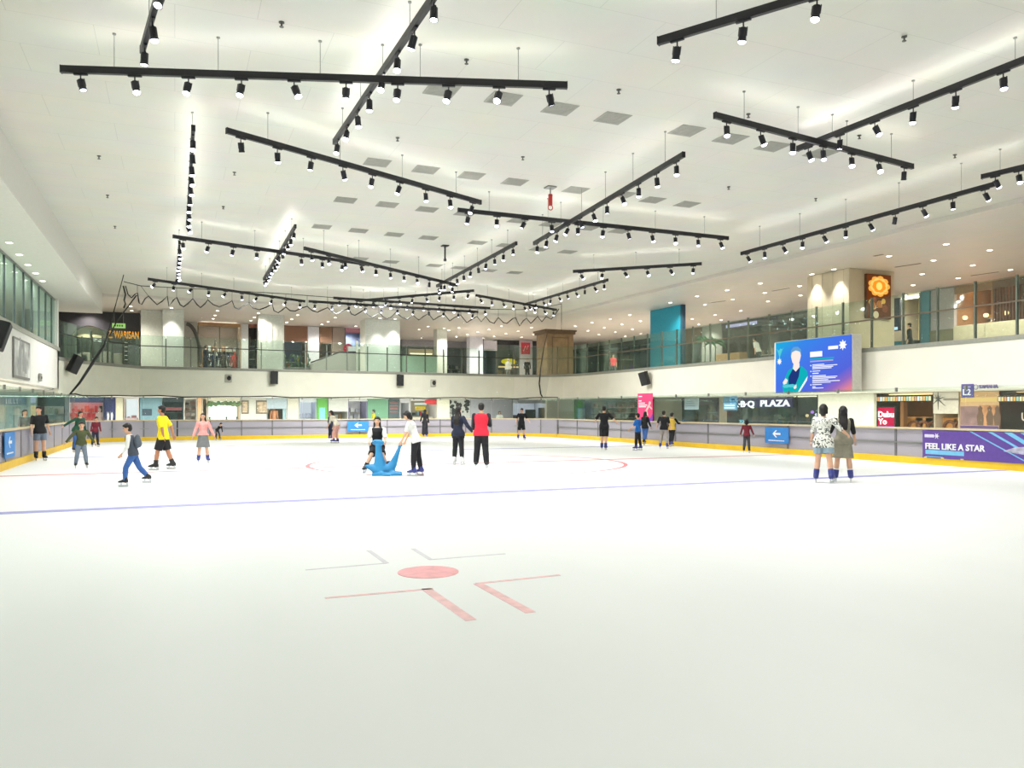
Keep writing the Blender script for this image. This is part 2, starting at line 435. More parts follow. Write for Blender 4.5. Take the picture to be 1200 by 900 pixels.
# ------------------------------------------------------------------ the setting
M_CEIL = None
def ceil_mat(name, rgb, line=.84, tile=(2.4, 1.2)):
    m = bpy.data.materials.new(name); m.use_nodes = True; nt = m.node_tree; b = nt.nodes['Principled BSDF']
    tc = nt.nodes.new('ShaderNodeTexCoord'); br = nt.nodes.new('ShaderNodeTexBrick')
    br.inputs['Scale'].default_value = 1; br.inputs['Brick Width'].default_value = tile[0]; br.inputs['Row Height'].default_value = tile[1]
    br.inputs['Mortar Size'].default_value = .008; br.inputs['Mortar Smooth'].default_value = 1
    c = s2l(rgb); br.inputs['Color1'].default_value = c + (1,); br.inputs['Color2'].default_value = tuple(x * .985 for x in c) + (1,)
    br.inputs['Mortar'].default_value = tuple(x * line * .9 for x in c) + (1,)
    nt.links.new(tc.outputs['Object'], br.inputs['Vector'])
    nz = nt.nodes.new('ShaderNodeTexNoise'); nz.inputs['Scale'].default_value = .8; nz.inputs['Detail'].default_value = 6
    nt.links.new(tc.outputs['Object'], nz.inputs['Vector'])
    mx = nt.nodes.new('ShaderNodeMix'); mx.data_type = 'RGBA'; mx.blend_type = 'MULTIPLY'; mx.inputs['Factor'].default_value = .16
    nt.links.new(br.outputs['Color'], mx.inputs[6]); nt.links.new(nz.outputs['Color'], mx.inputs[7])
    rp = nt.nodes.new('ShaderNodeHueSaturation'); rp.inputs['Saturation'].default_value = .9; rp.inputs['Value'].default_value = 1.08
    nt.links.new(mx.outputs[2], rp.inputs['Color']); nt.links.new(rp.outputs['Color'], b.inputs['Base Color'])
    b.inputs['Roughness'].default_value = .42
    return m
def ice_mat():
    m = bpy.data.materials.new('rink_ice'); m.use_nodes = True; nt = m.node_tree; b = nt.nodes['Principled BSDF']
    tc = nt.nodes.new('ShaderNodeTexCoord')
    nz = nt.nodes.new('ShaderNodeTexNoise'); nz.inputs['Scale'].default_value = .35; nz.inputs['Detail'].default_value = 5
    mp = nt.nodes.new('ShaderNodeMapping'); mp.inputs['Scale'].default_value = (1, .35, 1); mp.inputs['Rotation'].default_value = (0, 0, R(25))
    nt.links.new(tc.outputs['Object'], mp.inputs['Vector']); nt.links.new(mp.outputs[0], nz.inputs['Vector'])
    rp = nt.nodes.new('ShaderNodeValToRGB')
    rp.color_ramp.elements[0].position = .25; rp.color_ramp.elements[0].color = s2l((234, 237, 236)) + (1,)
    rp.color_ramp.elements[1].position = .75; rp.color_ramp.elements[1].color = s2l((243, 245, 244)) + (1,)
    nt.links.new(nz.outputs['Fac'], rp.inputs['Fac'])
    nt.links.new(rp.outputs[0], b.inputs['Base Color'])
    b.inputs['Roughness'].default_value = .5; b.inputs['Specular IOR Level'].default_value = .2
    return m
M_ICE = ice_mat()
M_WALL = mat('cream_wall_paint', (236, 237, 222), .75, noise=.025, scale=1.5)
M_WALLR = mat('warm_wall_paint', (240, 238, 226), .75, noise=.02, scale=1.5)
M_WHITE = mat('white_paint', (232, 232, 226), .7, noise=.02)
M_COPE = mat('grey_coping', (150, 152, 142), .6)
M_FLOOR = mat('mall_floor_tile', (206, 202, 194), .3, noise=.05, scale=2)
M_STEEL = mat('brushed_steel', (150, 152, 148), .35, .9, noise=.03)
M_RAIL = mat('timber_handrail', (206, 190, 154), .5)
M_DARK = mat('charcoal_metal', (38, 38, 42), .5, noise=.05)
M_YEL = mat('yellow_kick_plate', (226, 186, 40), .45, noise=.05, scale=3)
M_BLACK = mat('black_plastic', (24, 24, 27), .5, noise=.05)

RINK = [(-4.15, -6), (-4.15, 41.6)] + arc(-.45, 41.6, 3.7, 180, 90)[1:] + [(16.3, 45.3)] + arc(16.3, 41.4, 3.9, 90, 0)[1:] + [(20.2, -6)]
FASC = [(-5.0, 42.6), (-4.3, 45.6), (-1.8, 49.7), (22.0, 52.0)] + arc(22, 48.5, 3.5, 90, 0, 6)[1:] + [(25.5, -6)]
f = MB().plate(RINK, -.03, 0); ice = struct('floor_ice', f, M_ICE)
f = MB().box(-16, -8.3, -.12, 46, 72, -.031); struct('floor', f, M_FLOOR)
f = MB(); strip(f, FASC, .0, 14, 3.9, 3.99); struct('floor_gallery', f, M_FLOOR)
f = MB(); strip(f, FASC, .18, 14, 2.42, 2.55); struct('ceiling_lower', f, M_WHITE)
ci = ceil_mat('painted_ceiling_board', (222, 222, 212))
f = MB().box(-3.5, -8, 7.75, 22.6, 47.6, 7.95); struct('ceiling', f, ci)
co = ceil_mat('gallery_ceiling_board', (226, 221, 213), .97, (3.6, 3.6))
f = MB(); f.box(22.6, -8, 7.6, 46, 72, 7.95); f.box(-16, 47.6, 7.6, 22.6, 72, 7.95); struct('ceiling_gallery', f, co)
f = MB(); f.box(-16, -8, 6.65, -3.5, 47.2, 7.95); struct('ceiling_left', f, mat('soffit_paint', (222, 221, 214), .6, noise=.02))
# fascia band of the gallery, its coping, and the outer walls
f = MB(); strip(f, FASC[:4], 0, .18, 2.33, 3.92); struct('wall_far', f, M_WALL, )
f = MB(); strip(f, FASC[3:], 0, .18, 2.33, 3.92); struct('wall_right', f, M_WALLR)
f = MB(); strip(f, FASC, -.04, .24, 3.9, 4.06); struct('trim_1', f, M_COPE)
f = MB().box(-16, -8.3, 0, 46, -8, 7.95); struct('wall_near', f, M_WHITE)
f = MB().box(-16, 71.7, 0, 46, 72, 7.9); struct('wall_back', f, mat('mall_back_wall', (150, 148, 150), .7))
f = MB().box(45.7, -8, 0, 46, 72, 7.9); struct('wall_outer', f, mat('mall_side_wall', (156, 150, 142), .7))
f = MB().box(-16.3, -8, 0, -16, 72, 7.9); struct('wall_outer_left', f, mat('mall_left_wall', (170, 170, 168), .7))
# left wall: white band, grey sill, end pier
f = MB(); f.box(-5.2, -8, 2.57, -4.95, 42.3, 4.32); f.box(-5.9, 41.9, 2.57, -4.95, 42.3, 6.65); struct('wall_left', f, M_WHITE)
f = MB().box(-5.3, -8, 4.3, -4.9, 42.35, 4.46); struct('trim_2', f, M_COPE)
f = MB().box(-16, -8, 3.9, -5.2, 42.3, 4.02); struct('floor_left_gallery', f, M_FLOOR)
f = MB().box(-16, -8, 2.5, -5.2, 42.3, 2.6); struct('ceiling_lower_left', f, M_WHITE)
f = MB().box(-10.2, -8, 4.02, -10, 42, 6.65); struct('wall_left_gallery', f, mat('pale_gallery_wall', (214, 222, 214), .7))
# gallery window wall on the left
G_WIN = glass('window_glass', (228, 240, 234), .10, (170, 190, 180), .1)
wn = thing('window_1', 'long gallery window wall above the white left wall, slim dark mullions', 'window', (-5.08, 17, 4.46)); wn['kind'] = 'structure'
f = MB(); f.box(-.04, -22, 0, .04, 24.9, .06); f.box(-.04, -22, 2.13, .04, 24.9, 2.19); f.build('frame', M_STEEL, wn)
yy = -21.0
while yy < 24.9:
    MB().box(-.035, yy - .03, .06, .035, yy + .03, 2.13).build('mullion', mat('mullion_grey', (92, 100, 104), .4, .6), wn)
    MB().box(-.006, yy + .03, .06, .006, min(yy + 1.77, 24.9), 2.13).build('pane', G_WIN, wn); yy += 1.8
# painted lines of the rink
M_LBLUE = mat('faded_blue_paint', (150, 150, 206), .5, noise=.1); M_LRED = mat('faded_red_paint', (204, 118, 126), .5, noise=.12, scale=5); M_RED = mat('red_spot_paint', (243, 174, 178), .5, noise=.1, scale=9)
M_PINK = mat('pink_mark_paint', (243, 200, 202), .5, noise=.1, scale=9)
M_FARP = mat('far_circle_paint', (204, 112, 118), .5, noise=.1, scale=9)
M_GREYL = mat('pale_grey_mark_paint', (216, 214, 220), .5, noise=.05)
def mark(name, mb, m): mb.build(name, m, ice)
mark('blue_line', MB().box(-4.1, 14.3, 0, 20.15, 14.62, .003), M_LBLUE)
mark('blue_line', MB().box(-4.1, 30.3, 0, 20.15, 30.6, .003), M_LBLUE)
mark('centre_line', MB().box(-4.1, 22.38, 0, 20.15, 22.62, .003), M_LRED)
def ringmark(c, r, w, m, nm):
    b = MB(); n = 64
    b.loft([[(c[0] + q * cos(2 * pi * k / n), c[1] + q * sin(2 * pi * k / n), z) for q, z in ((r - w, 0), (r, 0), (r, .0025), (r - w, .0025))] for k in range(n)], closed=True)
    mark(nm, b, m)
ringmark((8.05, 22.5), 4.7, .12, M_FARP, 'centre_circle')
mark('centre_spot', MB().cyl((8.05, 22.5), .28, 0, .004, 32), M_PINK)
for cx in (2.3, 13.8):
    for cy_ in (7.6, 37.6):
        if cy_ > 10: mark('faceoff_spot', MB().cyl((cx, cy_), .3, 0, .004, 32), M_PINK)
        else: mark('faceoff_spot', MB().cyl((cx, cy_), .3, 0, .004, 40), M_RED)
def seg(p, q, w, m):
    a, b = on_z(*p, 0), on_z(*q, 0); d = (b - a).normalized(); n = Vector((-d.y, d.x, 0)) * w / 2
    mark('faceoff_mark', MB().plate([(a + n)[:2], (b + n)[:2], (b - n)[:2], (a - n)[:2]], 0, .003), m)
for p, q, w, m in (((381, 701), (507, 690), .045, M_PINK), ((499, 690), (552, 727), .09, M_PINK), ((656, 674), (558, 684), .045, M_PINK), ((560, 684), (622, 718), .09, M_PINK),
                ((358, 668), (453, 660), .03, M_GREYL), ((432, 645), (453, 660), .05, M_GREYL), ((484, 643), (505, 656), .05, M_GREYL), ((503, 656), (592, 649), .03, M_GREYL)): seg(p, q, w, m)

# ------------------------------------------------------------------ rink barriers
G_RINK = glass('rink_screen_glass', (243, 249, 245), .025, (170, 195, 180), .06)
M_PANEL = glass('smoked_lower_panel', (190, 188, 196), .72, (186, 182, 192), .06)
M_POST = mat('barrier_post', (120, 118, 122), .5, .5)
def barrier(label, path, step, midrail=True, gate=()):
    P = resample(path, .4) if len(path) > 2 else [Vector(p) for p in path]
    o = thing('rink_barrier', label, 'rink barrier', (P[len(P) // 2].x, P[len(P) // 2].y, 0))
    L = [(p - P[len(P) // 2]) for p in P]
    b = MB(); strip(b, L, -.03, .12, 0, .2); b.build('kick_plate', M_YEL, o)
    b = MB(); strip(b, L, -.02, .1, 1.02, 1.075); b.build('handrail', M_RAIL, o)
    if midrail: b = MB(); strip(b, L, .0, .03, .6, .64); b.build('mid_rail', M_STEEL, o)
    Q = resample(L, step)
    for i, p in enumerate(Q):
        t = (Q[min(i + 1, len(Q) - 1)] - Q[max(i - 1, 0)]).normalized(); n = Vector((-t.y, t.x))
        M = Matrix(((t.x, n.x, 0, p.x), (t.y, n.y, 0, p.y), (0, 0, 1, 0), (0, 0, 0, 1)))
        dk = (i in gate)
        MB().box(-.035, .02, .2, .035, .1, 1.02, M).build('post', M_DARK if dk else M_POST, o)
        MB().box(-.03, .03, 2.14, .03, .09, 2.27, M).build('glass_clip', M_STEEL, o)
        if i < len(Q) - 1:
            a = p.lerp(Q[i + 1], .02); c = p.lerp(Q[i + 1], .98)
            b = MB(); strip(b, [a, c], .035, .055, .2, 1.02); b.build('lower_panel', M_PANEL, o)
            a = p.lerp(Q[i + 1], .004); c = p.lerp(Q[i + 1], .996)
            b = MB(); strip(b, [a, c], .045, .057, 1.075, 2.25); b.build('glass_screen', G_RINK, o)
    return o
barrier('left rink barrier of grey panels with yellow kick plate and a blue arrow sign', [(-4.15, 4), (-4.15, 41.5)], 2.4, False)
barrier('curved far rink barrier of grey panels running under the safety net', RINK[1:-1], 1.55, True, gate=(4, 24, 28))
barrier('right rink barrier with tall glass screens and the long purple banner', [(20.2, 41.3), (20.2, 4)], 2.4, True)

# ------------------------------------------------------------------ gallery balustrade
G_BAL = glass('balustrade_glass', (240, 248, 243), .05, (170, 190, 178), .07)
M_BPOST = mat('balustrade_post', (112, 116, 108), .4, .7)
def balustrade(label, path, step, ph, gh, hz, railm):
    P = resample(path, .5); mid = P[len(P) // 2]
    o = thing('glass_balustrade', label, 'balustrade', (mid.x, mid.y, 4.06)); L = [p - mid for p in P]
    b = MB(); strip(b, L, .02, .08, hz, hz + .05); b.build('handrail', railm, o)
    Q = resample(L, step)
    for i, p in enumerate(Q):
        t = (Q[min(i + 1, len(Q) - 1)] - Q[max(i - 1, 0)]).normalized(); n = Vector((-t.y, t.x))
        M = Matrix(((t.x, n.x, 0, p.x), (t.y, n.y, 0, p.y), (0, 0, 1, 0), (0, 0, 0, 1)))
        MB().box(-.03, .05, 0, .03, .14, ph, M).build('post', M_BPOST, o)
        if i < len(Q) - 1:
            b = MB(); strip(b, [p.lerp(Q[i + 1], .02), p.lerp(Q[i + 1], .98)], .03, .042, .02, gh); b.build('pane', G_BAL, o)
PF = offset(FASC, .06)
balustrade('glass balustrade along the far gallery edge, slim grey posts and dark handrail', PF[:4], 1.32, 1.6, 1.75, 1.12, M_DARK)
balustrade('tall glass balustrade along the right gallery edge and far corner', [tuple(Vector(PF[3]) + Vector((.15, 0)))] + PF[4:], 1.48, 2.0, 1.95, 1.1, mat('brown_handrail', (110, 96, 80), .5))

# ------------------------------------------------------------------ track lights over the ice
M_TRK = mat('black_track', (34, 34, 38), .45, noise=.05); M_HEAD = mat('spot_housing', (30, 30, 38), .4, noise=.05)
M_LENS = glow('spot_lens', (236, 240, 255), 26, False); M_UP = glow('uplight_strip', (255, 253, 246), 17)
M_LENSB = glow('spot_lens_dim', (226, 230, 255), 7, False)
SPOT_E = 270
def lamp(name, E, size, blend, col, radius):
    l = bpy.data.lights.new(name, 'SPOT'); l.energy = E; l.spot_size = R(size); l.spot_blend = blend; l.color = col; l.shadow_soft_size = radius
    return l
L_SPOT = lamp('spot_beam', SPOT_E, 150, 1.0, (1, .995, .985), .06)
L_SPOTW = lamp('spot_beam_wide', SPOT_E * 2.1, 125, 1.0, (1, .985, .96), .06)
def put_lamp(data, loc, rot=(0, 0, 0), parent=None, name='lamp'):
    o = bpy.data.objects.new(name, data); COL.objects.link(o); o.parent = parent; o.location = loc; o.rotation_euler = rot; return o
hm = MB(); hm.cbox(-.11, -.022, -.03, .11, .022, 0, .004); hm.cyl((0, 0), .011, -.1, -.028, 8)
HEAD_TOP = hm
def spot_mesh(i, aim=None):
    rnd = random.Random(i); ax, ay = rnd.uniform(-16, 16), rnd.uniform(-16, 16)
    if i % 4 == 0: ax, ay = rnd.uniform(-32, 32), rnd.uniform(-32, 32)
    if aim: ax, ay = aim
    M = Matrix.Translation((0, 0, -.1)) @ (Matrix.Rotation(R(ax), 4, 'X') @ Matrix.Rotation(R(ay), 4, 'Y'))
    b = MB(); b.v = list(HEAD_TOP.v); b.f = list(HEAD_TOP.f); b.mi = list(HEAD_TOP.mi)
    b.loft([[M @ Vector((r * cos(2 * pi * k / 14), r * sin(2 * pi * k / 14), z)) for k in range(14)] for r, z in ((.03, .0), (.055, -.012), (.055, -.16), (.06, -.165), (.06, -.19), (.05, -.19), (.048, -.175))])
    for s in (-1, 1): b.box(s * .058 - .004, -.012, -.12, s * .058 + .004, .012, .0, M)
    l = MB(); l.loft([[M @ Vector((r * cos(2 * pi * k / 14), r * sin(2 * pi * k / 14), z)) for k in range(14)] for r, z in (((.049, -.176), (.057, -.192), (.052, -.208), (.036, -.221), (.012, -.226)) if i % 5 else ((.049, -.176), (.05, -.187)))])
    return b.mesh('spotlight', M_HEAD), l.mesh('lens', M_LENS if i % 3 else M_LENSB), M
SPOTS = [spot_mesh(i) for i in range(24)]
nsp = [0]
def track(p, q, label, z=7.14, step=.9, clip=None, lit=1):
    a, b = on_z(*p, z), on_z(*q, z); d = b - a; L = d.length; c = (a + b) / 2
    o = thing('track_light', label, 'track light', c, math.atan2(d.y, d.x))
    k = MB(); k.box(-L / 2, -.035, -.06, L / 2, .035, .055); k.box(-L / 2 - .012, -.04, -.065, -L / 2, .04, .06); k.box(L / 2, -.04, -.065, L / 2 + .012, .04, .06)
    k.build('track_bar', M_TRK, o)
    if lit: MB().box(-L / 2 + .1, -.024, .05, L / 2 - .1, .024, .0562).build('uplight_strip', M_UP, o)
    def roof(t):
        w = c + d.normalized() * t
        return (7.6 if (w.x > 22.6 or w.y > 47.6) else 7.75) - z
    nh = max(2, round(L / 1.7)); 
    for i in range(nh):
        t = -L / 2 + L * (i + .5) / nh
        h = MB(); h.cyl((t, 0), .006, .05, roof(t), 6); h.cyl((t, 0), .03, roof(t) - .02, roof(t) + .001, 8); h.build('hanger', M_STEEL, o)
    n = max(3, round((L - .5) / step) + 1); AIM = None
    if lit == 2:        # the outer tracks wash the gallery fascia: every other head is turned outwards
        cand = [(51 - c.y, Vector((0, 1))), (25.5 - c.x, Vector((1, 0))), (c.x + 5, Vector((-1, 0)))]; dirn = min(cand, key=lambda t: t[0])[1]; th = math.atan2(d.y, d.x)
        lx_, ly_ = dirn.x * cos(th) + dirn.y * sin(th), -dirn.x * sin(th) + dirn.y * cos(th)
        AIM = spot_mesh(1, (40 * ly_, -40 * lx_))
    for i in range(n):
        t = -L / 2 + .3 + (L - .6) * i / (n - 1)
        bm, lm, M = SPOTS[nsp[0] * 7 % 24]; nsp[0] += 1
        if AIM and i % 2 == 0: bm, lm, M = AIM
        s = obj('spotlight', bm, o); s.location = (t, 0, -.06)
        l = obj('lens', lm, s)
        if (i % 2 == 0 if lit == 2 else (i % 2 == nsp[0] % 2 or n < 5)):
            put_lamp(L_SPOTW if lit == 2 else L_SPOT, M @ Vector((0, 0, -.26)), M.to_euler(), s)
    return o
track((72, 81), (664, 100), 'long black spotlight track running level across the upper left, nearest the camera', 7.14)
track((545, -58), (392, 166), 'black spotlight track slanting down behind the long near track and crossing it', 7.3)
track((205, -75), (167, 58), 'short end of a black spotlight track at the top edge, upper left', 7.14)
track((226.5, 150), (219.5, 262), 'black spotlight track seen end on below the long near track, its lamps in one column', 7.14)
track((266, 153), (563, 237), 'black spotlight track sloping down to the right in the left centre', 7.14)
track((537, 246), (853, 279), 'black spotlight track sloping gently right, crossed by a steep one in mid ceiling', 7.14)
track((626, 285), (801, 181), 'black spotlight track rising steeply to the right in mid ceiling', 7.0)
track((203, 277), (432, 310), 'black spotlight track on the left crossed by a short steep track', 7.14)
track((357, 291), (535, 334), 'black spotlight track left of the middle ending at a V with a rising one', 6.98)
track((309, 327), (346, 265), 'short steep black spotlight track crossing another on the left', 7.32)
track((210.3, 284), (207.5, 324), 'small black spotlight track far left seen end on, four lamps in a column', 7.14)
track((174, 327), (357, 353), 'far left black spotlight track hanging above the safety net, four lamps glaring', 7.14, lit=2)
track((558, 346), (652, 363), 'short far black spotlight track at the right end of the net cable', 7.14, lit=2)
track((617, 356), (712, 328), 'short far black spotlight track rising right from the end of the net', 7.28, lit=2)
track((512, 335), (605, 285), 'black spotlight track rising right from the V in the middle of the ceiling', 7.14)
track((672, 318), (822, 309), 'nearly level black spotlight track to the right of the middle, with a glaring end lamp', 7.14, lit=2)
track((418, 352.5), (555, 340.5), 'far black spotlight track rising slightly right, uppermost of the three close together', 7.3, lit=2)
track((391, 349), (574, 361), 'far black spotlight track sloping slightly right, middle of the three close together', 7.14, lit=2)
track((362, 353), (560, 365.5), 'farthest black spotlight track, lowest of the three close together over the net', 6.98, lit=2)
track((869, 297), (1168, 215), 'long black spotlight track on the right rising towards the right edge', 7.0, lit=2)
track((1151, 207), (1240, 186), 'black spotlight track cut off by the right edge above a longer one', 7.2, lit=2)
track((838, 135), (1069, 195), 'black spotlight track sloping right with three glaring lamps, right side of the ceiling', 7.14)
track((935, 174), (1262, 46), 'long black spotlight track running off the right edge, crossing behind another', 7.32)
track((772, 48), (1085, -46), 'black spotlight track leaving through the top edge on the right', 7.14)

# ------------------------------------------------------------------ recessed downlights
M_DLR = mat('downlight_ring', (232, 230, 224), .4, noise=0); M_DL = glow('downlight_lens', (255, 248, 230), 22, False)
def dl_mesh():
    b = MB(); b.loft([[(r * cos(2 * pi * k / 16), r * sin(2 * pi * k / 16), z) for r, z in ((.09, .004), (.122, .004), (.122, -.012), (.1, -.012))] for k in range(16)], closed=True)
    b.cur = 1; b.cyl((0, 0), .094, -.004, .004, 16); return b.mesh('downlight', [M_DLR, M_DL])
DL = dl_mesh()
L_DOWN = lamp('downlight_beam', 800, 140, .8, (1, .9, .78), .07)
L_DOWNC = lamp('downlight_beam_cool', 200, 140, .8, (1, .97, .9), .07)
dn = [0]
def downlights(px, label, group, z=7.6, data=L_DOWN, every=2, name='downlight'):
    for p in px:
        w = on_z(p[0], p[1], z)
        o = obj(name, DL); o.location = (w.x, w.y, z - .005); tag(o, label, 'downlight', group)
        dn[0] += 1
        if dn[0] % every == 0: put_lamp(data, (0, 0, -.05), (0, 0, 0), o)
downlights([(10.7, 284), (22.4, 298), (32.5, 310), (41.9, 320), (49.9, 329)], 'round recessed downlight in the low soffit above the left window wall', 'downlights over the left window wall', 6.65, L_DOWNC, 1)
downlights([(95, 349.5), (99.7, 356), (103, 362), (106.4, 366), (109.8, 371), (112.4, 376.6), (153.3, 358.7), (154.3, 364), (155.7, 369), (156.8, 374), (157.7, 378)],
           'small round downlight in one of the two rows left of the tall white columns', 'downlight rows at the far left corner')
downlights([(254.8, 364), (252, 369.5), (249.7, 373.4), (247, 377.8), (244.8, 381.5), (303, 366.8), (298, 371.8), (294, 375.7), (289.6, 379.9), (285.7, 383.5), (348.8, 369), (342, 374), (336, 377.7),
            (392.8, 372), (384.5, 377), (377, 380), (370, 384), (363.7, 387.8), (357.5, 390), (425, 378), (416.8, 382), (408, 385.8), (400, 388.8), (393, 391.7)],
           'small round downlight in the slanting rows behind the net on the left half', 'downlight rows behind the net')
downlights([(501.7, 382.5), (538, 384), (560, 389), (573, 386), (587.7, 382), (526, 387), (491, 386), (547.8, 392), (535, 394.8), (579, 394), (566.5, 396), (593, 391), (607, 388), (622.8, 383.7), (625, 392), (611, 395), (484.5, 399), (494, 396)],
           'tiny round downlight in the distant ceiling between white column and wood column', 'distant downlights in the middle', every=2)
downlights([(738, 369), (750.5, 376), (715, 373.7), (693.7, 378), (674, 382), (729, 380), (708, 384), (741, 385.7), (689, 387.7), (702, 392), (721, 389), (733, 394), (751, 391)],
           'small round downlight in the gallery ceiling left of the teal column', 'downlights left of the teal column', every=2)
downlights([(785.5, 354.5), (817, 347), (826, 357), (801, 366.5), (811, 373.7), (838, 369), (819, 380), (891, 332), (937, 335), (896, 343), (938, 346), (900, 353), (852, 340), (859, 350.7), (868, 364), (845, 375), (912, 374), (926, 381), (880, 378)],
           'round downlight in the gallery ceiling between the teal column and the beige column', 'downlights right of the teal column')
downlights([(1041.7, 300), (1094, 305), (1160, 293), (1108.7, 286), (1140, 310.7), (1184, 316), (1080.7, 321), (1122.7, 325.7), (1070, 334), (1164, 330.7), (1110, 338.7), (1061, 346), (1076, 347)],
           'round downlight in the gallery ceiling right of the beige column', 'downlights right of the beige column')
# linear slots in the gallery ceiling
def slot(p, q, label):
    z = 7.6; a, b = on_z(*p, z), on_z(*q, z); d = b - a; c = (a + b) / 2
    o = MB().box(-d.length / 2, -.06, -.012, d.length / 2, .06, .004).build('ceiling_slot', mat('slot_grey', (120, 114, 106), .6)); o.location = (c.x, c.y, z); o.rotation_euler = (0, 0, math.atan2(d.y, d.x))
    tag(o, label, 'ceiling slot')
slot((1049, 313), (1079, 308.5), 'long grey air slot in the ceiling right of the beige column'); slot((1138, 323), (1170, 318.5), 'grey air slot in the ceiling near the right edge')
slot((1024, 300), (1035, 298), 'short grey air slot just above the food poster'); slot((905, 341), (925, 337.5), 'grey air slot in the ceiling left of the beige column'); slot((830, 355), (850, 352.5), 'grey air slot in the ceiling right of the teal column')

# ------------------------------------------------------------------ square ceiling grilles
M_GR = mat('grey_grille', (168, 168, 160), .6)
gb = MB(); gb.loft([[(x * r, y * r, z) for x, y in ((-1, -1), (1, -1), (1, 1), (-1, 1))] for r, z in ((.3, .004), (.3, -.008), (.285, -.012))]); 
for i in range(9): gb.box(-.27, -.27 + i * .06, -.02, .27, -.255 + i * .06, -.011)
GRM = gb.mesh('ceiling_vent', M_GR)
GP = [(517.7, 105), (589.7, 115.3), (656, 127.3), (718, 138.3), (804.7, 153), (856, 162.4), (905, 171.6), (961.7, 179.7),
      (442, 190.3), (498.7, 198.7), (552.3, 205.7), (603, 213), (674.7, 222.5), (730, 227.7), (764.5, 234.2), (805, 239.3),
      (404.7, 234.3), (453.7, 239.7), (500.3, 245.3), (545, 250), (607.5, 258.4), (645, 262.7), (688.5, 267), (725.5, 270.8),
      (377, 265.6), (420, 270.2), (461.8, 274.7), (502, 278.5), (559.4, 284.2), (593, 287.5), (631.7, 291.8), (665, 295),
      (422, 303), (458, 306.8), (509, 311), (538, 313.6), (573, 316.8), (603, 319.3)]
for p in GP:
    w = on_z(p[0], p[1], 7.75); o = obj('ceiling_vent', GRM); o.location = (w.x, w.y, 7.745)
    tag(o, 'square grey ventilation grille in the white rink ceiling', 'ceiling vent', 'square ceiling grilles')
# sprinklers and the red hanging unit
sb = MB(); sb.cyl((0, 0), .045, -.012, .004, 10); sb.cyl((0, 0), .014, -.07, -.01, 8); sb.cyl((0, 0), .035, -.078, -.068, 10)
SPM = sb.mesh('sprinkler', mat('sprinkler_metal', (96, 96, 92), .4, .6))
for p in [(546.7, 71.7), (725, 106.7), (466, 162.7), (612.7, 185), (330, 28), (116, 184), (126, 229.7), (274.7, 203), (261.7, 243), (134.7, 266), (1059.6, 44.7), (1119, 182.6), (1007, 160), (956, 233.6), (853.9, 220), (877, 135)]:
    w = on_z(p[0], p[1], 7.72); o = obj('sprinkler', SPM); o.location = (w.x, w.y, 7.745); tag(o, 'tiny dark sprinkler head on the rink ceiling', 'sprinkler', 'ceiling sprinklers')
w = on_z(645, 219, 7.75); o = thing('hanging_hook', 'red hook unit hanging from the ceiling centre among the square grilles', 'hook', (w.x, w.y, 7.74))
MB().cbox(-.14, -.14, -.03, .14, .14, .01).build('mount_plate', M_STEEL, o)
b = MB(); b.cyl((0, 0), .02, -.2, -.03, 8); b.build('stem', M_STEEL, o)
b = MB(); b.cyl((0, 0), .06, -.5, -.2, 12); b.build('body', mat('red_enamel', (188, 52, 48), .4), o, True)
b = MB(); b.tube([Vector((.07 * cos(t * pi / 8), 0, -.56 + .07 * sin(t * pi / 8))) for t in range(-11, 5)], .013, 8); b.build('ring', mat('red_enamel', (188, 52, 48), .4), o, True)
w = on_z(521.5, 287.5, 7.75); o = thing('hanging_hook', 'dark pendant fitting hanging from the ceiling left of centre, above the V of tracks', 'ceiling fitting', (w.x, w.y, 7.74))
MB().cbox(-.13, -.13, -.03, .13, .13, .01).build('mount_plate', M_DARK, o); b = MB(); b.cyl((0, 0), .035, -.52, -.03, 10); b.cyl((0, 0), .06, -.58, -.5, 10); b.build('stem', M_DARK, o)

# ------------------------------------------------------------------ safety net at the far end
M_ROPE = mat('black_net_rope', (36, 38, 38), .8)
NP, NQ = on_z(145, 322, 7.74), on_z(658, 355.5, 7.59)
net = thing('safety_net', 'large dark mesh safety net gathered in scallops across the far end of the rink', 'safety net', (8, 41, 0)); O = Vector((8, 41, 0))
def q3(p): return Vector(p) - O
def at_plane(px, py):
    """point on the vertical plane through the two ceiling fixings"""
    r = ray(px); n = Vector((-(NQ.y - NP.y), NQ.x - NP.x)); D = (NP.x * n.x + NP.y * n.y) / (r.x * n.x + r.y * n.y)
    return Vector((r.x * D, r.y * D, zat(py, D)))
cab = [at_plane(x, y) for x, y in ((145, 330), (165, 335), (230, 338.5), (330, 344), (420, 351), (500, 357), (560, 362), (610, 363), (640, 360), (658, 356))]
MB().tube([q3(p) for p in cab], .018, 6).build('top_cable', M_ROPE, net)
